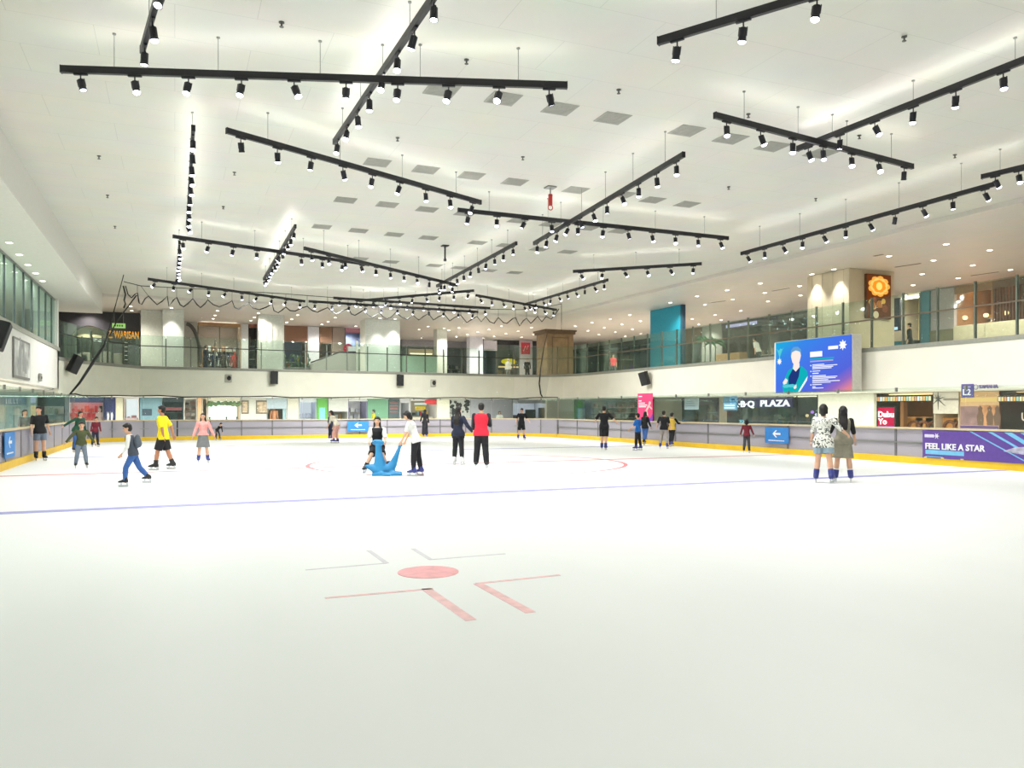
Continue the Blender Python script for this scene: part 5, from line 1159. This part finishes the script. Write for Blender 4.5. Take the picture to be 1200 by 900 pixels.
# ramp of the escalator
o = thing('escalator', 'grey sided escalator rising to the right behind the far balustrade', 'escalator', (on_y(392, 54.5)[0], 54.5, GZ)); w = on_y(414, 54.5)[0] - on_y(362, 54.5)[0]
MB().prism([(-w / 2, 0), (w / 2, 0), (w / 2, 1.5), (w * .12, 1.45), (-w / 2, .7)], 0, 1.4).build('side_panel', C('escalator_grey', (158, 158, 156)), o)
b = MB(); b.tube([(-w / 2 - .1, 0.05, .74), (w * .12, .05, 1.5), (w / 2 + .1, .05, 1.55)], .05, 8); b.build('handrail', M_DARK, o); MB().cbox(w / 2 - .02, -.05, 0, w / 2 + .12, .1, 2.3, .01).build('end_post', C('pale_post', (206, 212, 206)), o)
MB().cbox(w / 2 + .15, .05, 0, w / 2 + 1.15, .2, 1.75, .01).build('side_glass_panel', C('green_panel', (150, 166, 150)), o)
o, w, h = wthing('planter_wall', 'pale green glass planter panels right of the widest white column', 'planter', 'far', 52.9, 471, 416, 512, 437, z0=GZ)
MB().cbox(-w / 2, 0, 0, w / 2, .5, 1.25, .02).build('panel', C('pale_green_panel', (196, 220, 200)), o); MB().cbox(-w / 2 - .05, -.03, 1.25, w / 2 + .05, .55, 1.33, .01).build('cap', C('tan_cap', (128, 112, 92)), o)
o, w, h = wthing('counter', 'tan cafe counter with a lit back shelf behind the green planter panels', 'counter', 'far', 56.5, 483, 406, 512, 437, z0=GZ)
MB().cbox(-w / 2, 0, 0, w / 2, .8, 1.15, .03).build('base', C('counter_tan', (170, 150, 120)), o); MB().cbox(-w / 2, .9, 0, w / 2, 1.1, 2.1, .02).build('back_shelf', C('shelf_tan', (190, 172, 140)), o); MB().box(-w / 2 + .1, .86, 1.7, w / 2 - .1, .9, 1.78).build('shelf_light', glow('shelf_light', (255, 240, 210), 3), o)
ushop('dim grey gallery front behind the slim lit column', 470, 550, 'open', c=66.5, wall=(120, 118, 124), back=(96, 98, 106), header=.6, sign=(150, 150, 158), shelves=3, lamp=.5, pal=[(80, 84, 96), (120, 116, 120), (150, 150, 156), (60, 62, 70)], g1=1.7)
o, w, h = ushop('blank white sign over a dark blue grey gallery front', 566.5, 582, 'open', c=63.5, wall=(84, 92, 106), back=(84, 96, 112), header=.0, shelves=0, lamp=.4); MB().cbox(-w / 2, -.1, h - .95, w / 2, .0, h - .1, .01).build('white_board', C('board_white', (214, 212, 226)), o)
o, w, h = ushop('gallery food stall with a glowing yellow sign, left of the red logo pier', 582.5, 609, 'open', c=63.5, wall=(110, 118, 120), back=(110, 118, 116), header=.4, sign=(52, 52, 58), shelves=2, lamp=1.4, g0=.2, g1=1.2, pal=[(120, 110, 90), (150, 130, 100), (90, 90, 90)])
MB().ell((0, -.1, 1.72), (.72, .1, .26)).build('yellow_sign', glow('yellow_sign2', (246, 226, 30), 1.1), o, True); rect(-.95, 1.2, .9, 1.32, glow('warm_strip', (255, 214, 140), 1.5), o, 'light_strip', -.05, .04)
o, w, h = ushop('pale gallery pier with a red square logo', 609.5, 624, 'clad', c=63, wall=(176, 172, 178)); MB().cbox(-.5, -.05, h - 1.2, .35, 0, h - .2, .01).build('logo_board', C('logo_red', (184, 60, 76)), o)
b = MB(); b.tube([(-.3, -.06, h - .95), (-.1, -.06, h - .5), (.0, -.06, h - .8), (.15, -.06, h - .45)], .04, 6); b.build('logo_stroke', C('logo_pale', (226, 170, 176)), o)
o, w, h = ushop('gallery food stall with a white lit menu, left of the timber column', 624.5, 642, 'open', c=63.5, wall=(104, 112, 126), back=(110, 120, 124), header=.4, sign=(52, 52, 62), shelves=2, lamp=1.4, g0=.2, g1=1.2, pal=[(120, 110, 90), (150, 130, 100), (90, 90, 90)]); rect(.1, 1.4, .75, 2.0, glow('menu_white', (226, 240, 226), 1.1), o, 'lit_menu', -.05, .04)
# right gallery
UR = 35.0
o, w, h = ushop('dark dining hall behind glass, right of the timber column, with purple glow', 672, 762, 'open', plane='right', c=36.5, z1=7.55, name='restaurant', cat='restaurant', wall=(70, 70, 80), back=(82, 82, 90), header=.4, sign=(60, 60, 72), shelves=3, lamp=1.5, pal=[(70, 74, 84), (90, 90, 96), (60, 60, 70), (110, 104, 100), (120, 80, 160), (60, 60, 140)], g1=2.0, dep=4, glass=1)
o, w, h = ushop('gallery counter with a lit wooden top board, right of the teal column', 800, 822, 'open', plane='right', c=UR, z1=7.55, wall=(96, 84, 76), back=(150, 140, 126), header=1.0, sign=(120, 94, 76), shelves=1, lamp=1.2, counter=(90, 96, 92), g0=1.0, g1=1.6)
ushop('grey gallery wall panel with dim plants, right of the wooden topped counter', 822.5, 846, 'clad', plane='right', c=UR, z1=7.55, wall=(150, 152, 148), name='pier', cat='pier')
o, w, h = ushop('dim gallery cafe with a white purple lit sign strip and wooden counter', 846.5, 912, 'open', plane='right', c=UR, z1=7.55, name='restaurant', cat='restaurant', wall=(84, 80, 78), back=(104, 98, 96), header=.5, sign=(88, 82, 92), shelves=3, lamp=1.4, pal=[(110, 96, 84), (84, 88, 84), (140, 120, 100)], g1=2.0, dep=3.4)
for i in range(17): rect(-w / 2 + .5 + i * w * .034, h - .36, -w / 2 + .5 + i * w * .034 + .14, h - .16, glow('purple_letters', (226, 214, 255), 1.4), o, 'letter_mark', -.07, .02)
MB().cbox(-w * .35, -1.2, 0, w * .1, -.5, 1.35, .03).build('counter', C('counter_ochre', (168, 140, 104)), o)
ushop('dim gallery shop with blue boards left of the beige column', 912.5, 962, 'open', plane='right', c=UR, z1=7.55, wall=(96, 94, 92), back=(104, 110, 124), header=.4, sign=(110, 106, 104), shelves=3, lamp=1.4, pal=[(96, 110, 140), (120, 110, 96), (84, 84, 84)], g1=1.8)
o, w, h = ushop('gallery counter shop with a dark screen and teal front, right of the beige column', 1040, 1078, 'open', plane='right', c=UR, z1=7.55, wall=(150, 140, 126), back=(216, 192, 150), header=.0, shelves=0, lamp=2.4, lampc=(255, 230, 190))
MB().cbox(-w * .5, -.05, 1.75, -w * .1, .1, h - .1, .02).build('screen', C('screen_navy_dark', (46, 50, 70)), o); MB().cbox(-w * .4, -.07, 1.8, -w * .15, -.05, 1.95, .005).build('screen_light', glow('screen_light', (190, 220, 255), 2), o)
MB().cbox(-w * .48, -.4, 0, w * .5, .3, 1.15, .03).build('counter', C('counter_dark', (70, 70, 74)), o); MB().cbox(-w * .48, -.44, .75, w * .4, -.4, 1.15, .005).build('teal_front', C('teal_front', (50, 120, 140)), o); MB().box(-w * .46, -.43, .5, w * .3, -.41, .64).build('counter_light', glow('counter_light', (255, 246, 226), 2), o)
ushop('teal gallery wall panel, narrow', 1078.5, 1089, 'clad', plane='right', c=UR - .2, z1=7.55, wall=(70, 124, 144), name='pier', cat='pier')
o, w, h = ushop('lavender gallery hoarding with olive lower half', 1089.5, 1118, 'clad', plane='right', c=UR - .1, z1=7.55, wall=(176, 168, 172), name='pier', cat='pier'); MB().cbox(-w / 2, -.05, 0, w / 2, 0, 1.55, .01).build('lower_panel', C('olive_panel', (120, 116, 96)), o)
o, w, h = ushop('warm lit gallery restaurant with cream half wall', 1118.5, 1164, 'open', plane='right', c=UR, z1=7.55, name='restaurant', cat='restaurant', wall=(150, 110, 80), back=(186, 140, 100), header=.35, sign=(150, 112, 84), shelves=2, lamp=2.4, lampc=(255, 200, 130), g0=1.6, g1=2.6, pal=[(190, 140, 90), (150, 100, 70)], dep=2.5)
MB().cbox(-w * .3, -.6, 0, w / 2, -.35, 1.6, .02).build('half_wall', C('half_wall_cream', (196, 188, 164)), o)
for x in (-.9, .2, 1.2): MB().ell((x, .6, 2.1), (.12, .12, .1)).build('pendant_lamp', glow('warm_pendant', (255, 220, 160), 4), o, True)
o, w, h = ushop('orange brown gallery restaurant with upright slats at the right edge', 1164.5, 1250, 'open', plane='right', c=UR, z1=7.55, name='restaurant', cat='restaurant', wall=(120, 76, 56), back=(190, 116, 80), header=.35, sign=(110, 80, 64), shelves=0, lamp=2.2, lampc=(255, 190, 130), dep=2.5)
for i in range(22): MB().box(-w / 2 + w * i / 22, -.02, 1.5, -w / 2 + w * i / 22 + .06, .04, h - .35).build('slat', C('slat_brown', (96, 60, 48)), o)
MB().cbox(-w / 2, -.6, 0, w / 2, -.35, 1.6, .02).build('half_wall', C('half_wall_cream', (196, 188, 164)), o)
# potted palms by the teal column
for px, x_, lab in ((826, 29.0, 'slender green potted palm right of the teal column'), (838, 30.4, 'second green potted palm nearer the cafe sign strip')):
    y_, D = on_x(px, x_); o = thing('potted_palm', lab, 'plant', (x_, y_, GZ)); b = MB(); b.cyl((0, 0), .22, 0, .45, 14, .28); b.build('pot', C('pot_grey', (120, 120, 112)), o)
    b = MB(); b.tube([(0, 0, .4), (.03, 0, 1.2), (0, .03, 1.7)], .035, 7); b.build('stem', C('palm_stem', (110, 96, 70)), o); rr = random.Random(px)
    for i in range(11):
        a = i * 2.4; e = rr.uniform(.2, 1.1); pts = [Vector((0, 0, 1.65)) + Vector((cos(a) * s * .8 * cos(e * .6), sin(a) * s * .8 * cos(e * .6), s * e - s * s * .75)) for s in (0, .3, .6, .9)]
        b = MB(); b.tube(pts, [.012, .07, .06, .008], 6); b.build('frond', C('palm_leaf', (64, 104, 62), noise=.2), o, True)
# left gallery light boxes behind the window wall
for yy, zz, hh, lab in ((21.5, 5.1, .75, 'upright glowing light box nearest the left picture edge, behind the window wall'), (26.2, 5.35, .75, 'upright glowing light box behind the window wall, above the framed picture')):
    o = thing('light_box', lab, 'light box', (-6.2, yy, 4.02), pi / 2); MB().cbox(-.06, 0, 0, .06, .1, zz - 4.02, .01).build('stand', M_STEEL, o); MB().cbox(-.3, -.05, zz - 4.02, .3, .08, zz + hh - 4.02, .02).build('case', C('case_grey', (160, 170, 166)), o); MB().box(-.25, -.06, zz - 3.97, .25, -.05, zz + hh - 4.07).build('lit_face', glow('lit_face', (246, 255, 246), 1.8), o)
o = thing('cabinet', 'dark grey cabinet behind the far end of the left window wall', 'cabinet', (-6.6, 36.8, 4.02), pi / 2); MB().cbox(-1.0, -.3, 0, 1.0, .3, 1.35, .02).build('body', C('cab_dark', (84, 88, 88)), o); MB().cbox(-.95, -.33, .05, -.02, -.3, 1.3, .01).build('door', C('cab_dark2', (92, 96, 96)), o); MB().cbox(.02, -.33, .05, .95, -.3, 1.3, .01).build('door', C('cab_dark2', (92, 96, 96)), o)

# ------------------------------------------------------------------ lights of the galleries
def area(name, loc, sx, sy, E, col=(1, .95, .88)):
    l = bpy.data.lights.new(name, 'AREA'); l.shape = 'RECTANGLE'; l.size = sx; l.size_y = sy; l.energy = E; l.color = col
    o = bpy.data.objects.new(name, l); COL.objects.link(o); o.location = loc; return o
LOWC = (1, .96, .92)
area('lower_far_lights', (8, 55.5, 2.4), 26, 3, 2600, LOWC); area('lower_right_lights', (29.5, 22, 2.4), 3, 40, 2600, LOWC); area('lower_left_lights', (-7.2, 26, 2.48), 2, 30, 2200, LOWC)
area('gallery_left_lights', (-7.5, 22, 6.6), 3, 34, 2200, (.95, 1, .96))
area('near_rink_lights', (8, -2, 7.6), 20, 5, 900, (1, .98, .95))
wd_ = bpy.data.worlds.new('world'); SC.world = wd_; wd_.use_nodes = True; wd_.node_tree.nodes['Background'].inputs[0].default_value = (.8, .85, .9, 1); wd_.node_tree.nodes['Background'].inputs[1].default_value = .05

# ------------------------------------------------------------------ skating seal aid and the skaters
SD = on_z(452, 557, 0)
seal = thing('seal_skate_aid', 'blue plastic seal shaped skating aid with raised head and tail handle', 'skating aid', (SD.x, SD.y, 0), R(away(SD)))
k = 19.55 / F     # metres per picture pixel at its distance
def sl(px, py, y=0): return Vector(((px - 452) * k, y, (557 - py) * k))
b = MB()
b.tube([sl(428, 546), sl(434, 547), sl(441, 549.5), sl(449, 550.5), sl(456, 550), sl(462, 548.5)], [.03, .075, .13, .15, .13, .09], 16)
b.tube([sl(446, 551), sl(445, 541), sl(444, 530), sl(443.5, 521), sl(443, 518)], [.17, .135, .085, .075, .07], 14)
b.tube([sl(436.5, 518.5), sl(440, 518.3), sl(446, 518.6), sl(450, 518.9)], [.045, .07, .07, .045], 12)
b.tube([sl(457, 549), sl(461, 543), sl(464.5, 534), sl(467.5, 526), sl(469, 522)], [.13, .095, .06, .04, .032], 12)
b.tube([sl(440, 555), sl(452, 555.3), sl(464, 554.5), sl(471, 554.3)], [.05, .07, .055, .035], 12)
for s in (-1, 1):
    b.tube([sl(444, 552, s * .08), sl(450, 555, s * .22), sl(458, 555.6, s * .3)], [.06, .05, .03], 10); b.tube([sl(456, 552, s * .06), sl(464, 555, s * .16), sl(471, 555.6, s * .2)], [.06, .045, .028], 10)
b.box(-.33, -.2, .0, .36, .2, .06)
me = fuse(b, .018, mat('blue_plastic', (48, 134, 186), .35, noise=.03), 'body'); obj('body', me, seal)
for s in (-1, 1): MB().ell(sl(439.5, 518) + Vector((0, s * .06, .02)), (.014, .014, .014), n=8, m=5).build('eye', M_BLACK, seal, True)
MB().cbox(-.2, .05, .28, .12, .36, .34, .02).build('seat', mat('blue_plastic_dark', (34, 104, 152), .4, noise=.03), seal)
b = MB(); b.tube([sl(466.5, 523.5), sl(471, 522)], .018, 8); b.build('handle', mat('blue_plastic_dark', (34, 104, 152), .4, noise=.03), seal)

def F_(n, rgb, **q): return mat(n, rgb, .85, noise=.1, scale=12)
BLK = F_('black_cloth', (28, 28, 32)); NAVY = F_('navy_cloth', (32, 38, 58)); JEAN = F_('blue_denim', (58, 96, 158)); JEANG = F_('grey_denim', (112, 124, 140)); WHT = F_('white_cloth', (236, 236, 232)); YEL = F_('yellow_cloth', (240, 216, 30)); PNK = F_('pink_cloth', (240, 160, 156)); GRY = F_('grey_cloth', (112, 114, 116)); GRN = F_('green_cloth', (30, 74, 58)); OLV = F_('olive_cloth', (74, 80, 52)); MAR = F_('maroon_cloth', (110, 32, 46)); RED = F_('red_cloth', (214, 40, 62)); CRM = F_('cream_cloth', (238, 230, 212)); PKT = F_('salmon_cloth', (226, 170, 158)); BLU = F_('royal_blue_cloth', (30, 100, 182)); LGR = F_('light_grey_cloth', (160, 154, 150)); KHA = F_('khaki_grey_cloth', (138, 134, 118)); DEN = F_('pale_denim', (140, 160, 172)); CHA = F_('charcoal_cloth', (70, 76, 88))
def print_mat():
    m = bpy.data.materials.new('leaf_print_cloth'); m.use_nodes = True; nt = m.node_tree; b = nt.nodes['Principled BSDF']; b.inputs['Roughness'].default_value = .9
    tc = nt.nodes.new('ShaderNodeTexCoord'); nz = nt.nodes.new('ShaderNodeTexNoise'); nz.inputs['Scale'].default_value = 17; nz.inputs['Detail'].default_value = 1.5; nz.inputs['Distortion'].default_value = 1.2
    rp = nt.nodes.new('ShaderNodeValToRGB'); rp.color_ramp.interpolation = 'CONSTANT'; rp.color_ramp.elements[0].color = s2l((92, 98, 92)) + (1,); rp.color_ramp.elements[0].position = 0; rp.color_ramp.elements[1].position = .44; rp.color_ramp.elements[1].color = s2l((234, 234, 226)) + (1,)
    nt.links.new(tc.outputs['Object'], nz.inputs['Vector']); nt.links.new(nz.outputs['Fac'], rp.inputs['Fac']); nt.links.new(rp.outputs[0], b.inputs['Base Color']); return m
LEAF = print_mat()
# face: 0 = back to camera, 90 = towards the right of the picture, 180 = to camera, -90 = left
person(47, 540, 1.60, 165, 'person in black t-shirt and grey denim shorts leaning on the left barrier', top=BLK, bottom=JEANG, legs='shorts', sleeve=.42, la=(-22, 14, 20, 0), ra=(4, 10, 14, 0), ll=(4, 2, 0), rl=(-3, 2, 0), head=(0, -35), socks=SOCK, tilt=3)
person(95, 549, 1.17, 175, 'child in olive jacket and blue jeans skating with arms held out', lean=16, head=(-10, 0), hs=1.22, top=OLV, sleeve=1, bottom=JEANG, la=(18, 32, 16, 0), ra=(6, 40, 10, 0), ll=(14, 8, 22), rl=(8, 8, 14), build=1.05)
person(90, 530, 1.5, 150, 'person in dark green jacket bending behind the child in olive', lean=24, head=(-15, 10), top=GRN, sleeve=1, bottom=JEAN, la=(10, 16, 10, 0), ra=(-8, 52, 12, 0), ll=(16, 5, 26), rl=(10, 4, 20), hair='bob', fem=True)
person(104, 524, 1.18, 160, 'child in maroon top close behind the person in green', lean=12, hs=1.18, top=MAR, sleeve=1, bottom=NAVY, la=(8, 10, 10, 0), ra=(6, 12, 14, 0), ll=(4, 5, 8), rl=(-4, 5, 6), pos=Vector((on_z(104, 524, 0).x + .25, on_z(104, 524, 0).y, 0)))
def pack(root, J, tp, hp, H):
    b = MB(); b.ell(tp(0, -.105, .2), (.085 * H, .055 * H, .12 * H)); b.ell(tp(0, -.13, .16), (.06 * H, .04 * H, .07 * H)); obj('backpack', fuse(b, .012, F_('slate_cloth', (84, 92, 104)), 'backpack'), root)
person(156, 570, 1.22, -78, 'boy in dark vest, white shirt and jeans with a backpack, striding left', lean=10, head=(4, 10), hs=1.2, top=WHT, sleeve=.95, over=(CHA, .3, 'vest'), bottom=JEAN, la=(14, 10, 30, 0), ra=(-16, 8, 24, 0), ll=(26, 4, 24), rl=(-22, 4, 18), extra=pack)
person(191, 551, 1.62, -70, 'man in yellow shirt and black knee shorts, hands behind him, facing left', skin=SKIN2, lean=2, top=YEL, sleeve=.45, hem=.0, bottom=BLK, legs='knee', flare=1.5, build=1.1, la=(-14, 6, 26, 60), ra=(-30, 10, 20, 30), ll=(16, 3, 8), rl=(-14, 3, 6), socks=None)
person(238, 543, 1.4, 172, 'girl in pink top and grey skirt skating towards the camera', fem=True, hair='long', top=PNK, sleeve=.95, hem=.08, bottom=GRY, legs='skirt', head=(0, -20), la=(6, 22, 14, 0), ra=(4, 20, 14, 0), ll=(2, 6, 6), rl=(-2, 5, 6), boot=BOOTB)
person(254.5, 516, .92, 140, 'small child in dark clothes bending at the far barrier behind the girl in pink', lean=52, hs=1.3, head=(-30, 0), top=BLK, sleeve=1, bottom=F_('dark_grey_cloth', (62, 62, 68)), la=(50, 14, 16, 0), ra=(40, 22, 14, 0), ll=(22, 8, 20), rl=(10, 8, 16))
person(387.5, 515.5, 1.36, 30, 'person in dark navy clothes skating beside the one in salmon trousers', lean=14, head=(-6, 0), hs=1.1, top=NAVY, sleeve=1, bottom=NAVY, la=(22, 18, 40, 0), ra=(10, 8, 14, 0), ll=(10, 4, 14), rl=(-6, 4, 8), boot=BOOTB)
person(395, 519.5, 1.55, -60, 'person in cream top and salmon trousers bending forward', fem=True, lean=32, head=(-20, 0), hair='bob', top=CRM, sleeve=.6, bottom=PKT, la=(40, 8, 20, 0), ra=(34, 6, 16, 0), ll=(22, 4, 26), rl=(14, 4, 22), boot=BOOTB)
p_ = Vector((on_y(438, 47.5)[0], 47.5, -.03)); person(0, 0, 1.6, -90, 'person in yellow shirt standing behind the far barrier', top=YEL, sleeve=.5, bottom=BLK, skates=False, pos=p_, z0=-.03)
# woman riding the seal
rp_ = SD + Vector((ray(442).x, ray(442).y, 0)).normalized() * .42; rp_.x += (442 - 452) * k; 
person(0, 0, 1.52, 180, 'woman in white top and black pinafore riding the blue seal', fem=True, hair='long', pos=Vector((rp_.x, rp_.y, 0)), z0=0, hips=.66, top=WHT, sleeve=.5, over=(BLK, .08, 'pinafore'), bottom=BLK, legs='knee', flare=1.25, ll=(66, 20, 74), rl=(64, 26, 66), la=(34, 12, 30, 10), ra=(34, 12, 30, 10), head=(2, -6), footyaw=(20, 20), grip=.6)
person(487.5, 558, 1.50, -74, 'girl in white t-shirt and black trousers pushing the seal by its tail', fem=True, lean=17, tilt=0, hair='bob', head=(8, 0), top=WHT, sleeve=.42, hem=.02, bottom=BLK, la=(34, 6, 10, 0), ra=(36, 4, 8, 0), ll=(6, 3, 8), rl=(-6, 3, 4), boot=BOOTB, grip=.9)
p_ = on_z(498, 512.5, 0); person(498, 512.5, 1.5, 20, 'person in long black robe and scarf by the far barrier', fem=True, hair='scarf', hairmat=BLK, top=BLK, sleeve=1, bottom=F_('black_robe', (32, 32, 38)), legs='robe', flare=1.0, la=(14, 26, 24, 0), ra=(6, 8, 10, 0), ll=(2, 2, 0), rl=(-2, 2, 0), boot=BOOTB)
person(537, 545, 1.58, 25, 'woman in dark navy jacket, black leggings and white skates seen from behind', fem=True, hair='long', top=BLK, sleeve=.6, over=(NAVY, 1.0, 'jacket'), hem=-.02, bottom=BLK, la=(20, 14, 44, 20), ra=(-6, 34, 34, 0), ll=(2, 4, 4), rl=(-2, 5, 4), boot=BOOTW, head=(0, -30))
def board(root, J, tp, hp, H):
    w_ = J['r'][2]; M = Matrix.Translation(w_ + Vector((-.04, .08, .1)))
    t_ = MB().cbox(-.1, -.012, -.14, .1, .012, .14, .006).build('held_tablet', M_BLACK, root)
    t_.location = w_ + Vector((-.04, .1, .08))
person(564, 548.5, 1.68, 6, 'man in red vest and black trousers standing with his back to the camera', top=F_('black_sleeve', (40, 40, 46)), sleeve=.75, over=(RED, .18, 'vest'), bottom=BLK, build=1.08, flare=1.35, la=(8, 7, 30, 20), ra=(20, 8, 100, 40), ll=(3, 5, 2), rl=(-3, 5, 2), boot=BOOTK, head=(0, 0), extra=board, grip=.6)
person(611, 515.5, 1.58, 160, 'slim person in black t-shirt and shorts near the far barrier, looking left', top=BLK, sleeve=.45, bottom=BLK, legs='knee', flare=1.2, la=(10, 26, 50, 0), ra=(4, 24, 30, 0), ll=(6, 6, 8), rl=(-10, 4, 8), boot=BOOTB, lean=6, head=(4, -40))
p_ = Vector((on_y(585.5, 48.0)[0], 48.0, -.03)); person(0, 0, 1.5, 180, 'person in white top standing behind the far barrier left of the slim skater', fem=True, hair='bob', top=WHT, sleeve=.5, bottom=NAVY, skates=False, pos=p_, z0=-.03, la=(26, 14, 50, 0), ra=(26, 14, 50, 0))
person(708, 527.5, 1.64, 10, 'man in black t-shirt and shorts seen from behind, arms spread on the right side', top=BLK, sleeve=.42, bottom=BLK, legs='knee', flare=1.2, build=1.05, la=(14, 38, 54, 0), ra=(10, 42, 40, 0), ll=(3, 1, 4), rl=(-3, -1, 6), boot=BOOTB)
person(747.5, 528, 1.34, -60, 'boy in royal blue shirt and black trousers on the right side', hs=1.12, top=BLU, sleeve=.45, bottom=BLK, la=(20, 10, 34, 0), ra=(4, 8, 20, 0), ll=(4, 5, 6), rl=(-4, 5, 4), boot=BOOTB, head=(4, 0))
p_ = on_z(756, 522, 0); person(756, 522, 1.42, 30, 'person in dark clothes skating behind the boy in blue', fem=True, hair='long', top=BLK, sleeve=.9, bottom=JEAN, la=(10, 12, 20, 0), ra=(14, 10, 16, 0), ll=(14, 4, 10), rl=(-20, 4, 18), boot=BOOTK)
person(778, 526, 1.46, 12, 'person in black t-shirt and light grey trousers on the right side', top=BLK, sleeve=.45, bottom=LGR, la=(14, 26, 30, 0), ra=(16, 10, 20, 0), ll=(4, 7, 8), rl=(-4, 7, 6), boot=BOOTB)
person(787.5, 523.8, 1.36, 30, 'child in yellow vest and black sleeves just beyond the one in light grey trousers', hs=1.12, top=BLK, sleeve=.9, over=(F_('ochre_cloth', (206, 172, 70)), .15, 'vest'), bottom=BLK, la=(6, 8, 10, 0), ra=(40, 20, 50, 0), ll=(6, 4, 8), rl=(-14, 4, 12), boot=BOOTB)
person(875, 531, 1.12, 8, 'small child with dark bobbed hair and dark red top alone near the right barrier', hs=1.2, top=MAR, sleeve=1, bottom=F_('dark_grey_cloth', (62, 62, 68)), hair='bob', la=(8, 20, 24, 0), ra=(8, 20, 24, 0), ll=(4, 5, 8), rl=(-4, 5, 6))
person(965, 566, 1.62, 12, 'person in white leaf print shirt and denim shorts seen from behind at the right', fem=True, build=1.12, hair='bob', top=LEAF, sleeve=.55, hem=-.03, bottom=DEN, legs='shorts', flare=1.5, la=(10, 14, 12, 0), ra=(8, 40, 42, 0), ll=(3, 6, 6), rl=(-8, 9, 6), boot=BOOTB, socks=F_('dark_sock', (70, 74, 120)))
person(988, 565, 1.58, -4, 'woman in grey pinafore dress and black sleeves seen from behind at the right', fem=True, hair='long', build=1.06, top=BLK, sleeve=.55, over=(KHA, .06, 'pinafore'), bottom=KHA, legs='skirt', flare=1.0, la=(10, 22, 30, 0), ra=(6, 12, 20, 0), ll=(3, 6, 4), rl=(-3, 6, 4), boot=BOOTB, socks=WHT)
p_ = Vector((-4.95, 33.2, -.03)); person(0, 0, 1.6, 150, 'person in grey shirt standing behind the left glass screens', top=GRY, sleeve=.5, bottom=NAVY, hair='bob', skates=False, pos=p_, z0=-.03, fem=True)
# gallery visitors
def gal(px, y, H, face, label, **q):
    p = Vector((on_y(px, y)[0], y, GZ)); person(0, 0, H, face, label, skates=False, pos=p, z0=GZ, **q)
gal(241, 55, 1.7, 60, 'person in dark clothes standing on the gallery before the bright clothes shop', top=NAVY, sleeve=1, bottom=NAVY)
gal(595.5, 58.5, 1.6, 180, 'person in white headscarf on the far gallery under the yellow sign', fem=True, hair='scarf', hairmat=WHT, top=WHT, sleeve=1, bottom=GRY)
gal(618, 58.0, 1.62, 170, 'person in black clothes on the far gallery under the red logo', top=BLK, sleeve=1, bottom=BLK)
gal(638, 58.2, 1.6, 180, 'person in pale scarf on the far gallery near the timber column', fem=True, hair='scarf', hairmat=LGR, top=LGR, sleeve=1, bottom=GRY)
y_, D = on_x(718.5, 29.5); person(0, 0, 1.62, 180, 'person in red shirt behind the gallery glass left of the teal column', skates=False, pos=Vector((29.5, y_, GZ)), z0=GZ, top=RED, sleeve=.5, bottom=NAVY)
y_, D = on_x(889, 30.0); person(0, 0, 1.65, -60, 'person in pale shirt leaning forward in the gallery cafe', skates=False, pos=Vector((30.0, y_, GZ)), z0=GZ, top=WHT, sleeve=.5, bottom=BLK, lean=20)
y_, D = on_x(1066, 31.5); person(0, 0, 1.6, -90, 'person in dark clothes at the gallery counter with the teal front', skates=False, pos=Vector((31.5, y_, GZ)), z0=GZ, top=BLK, sleeve=.9, bottom=BLK)
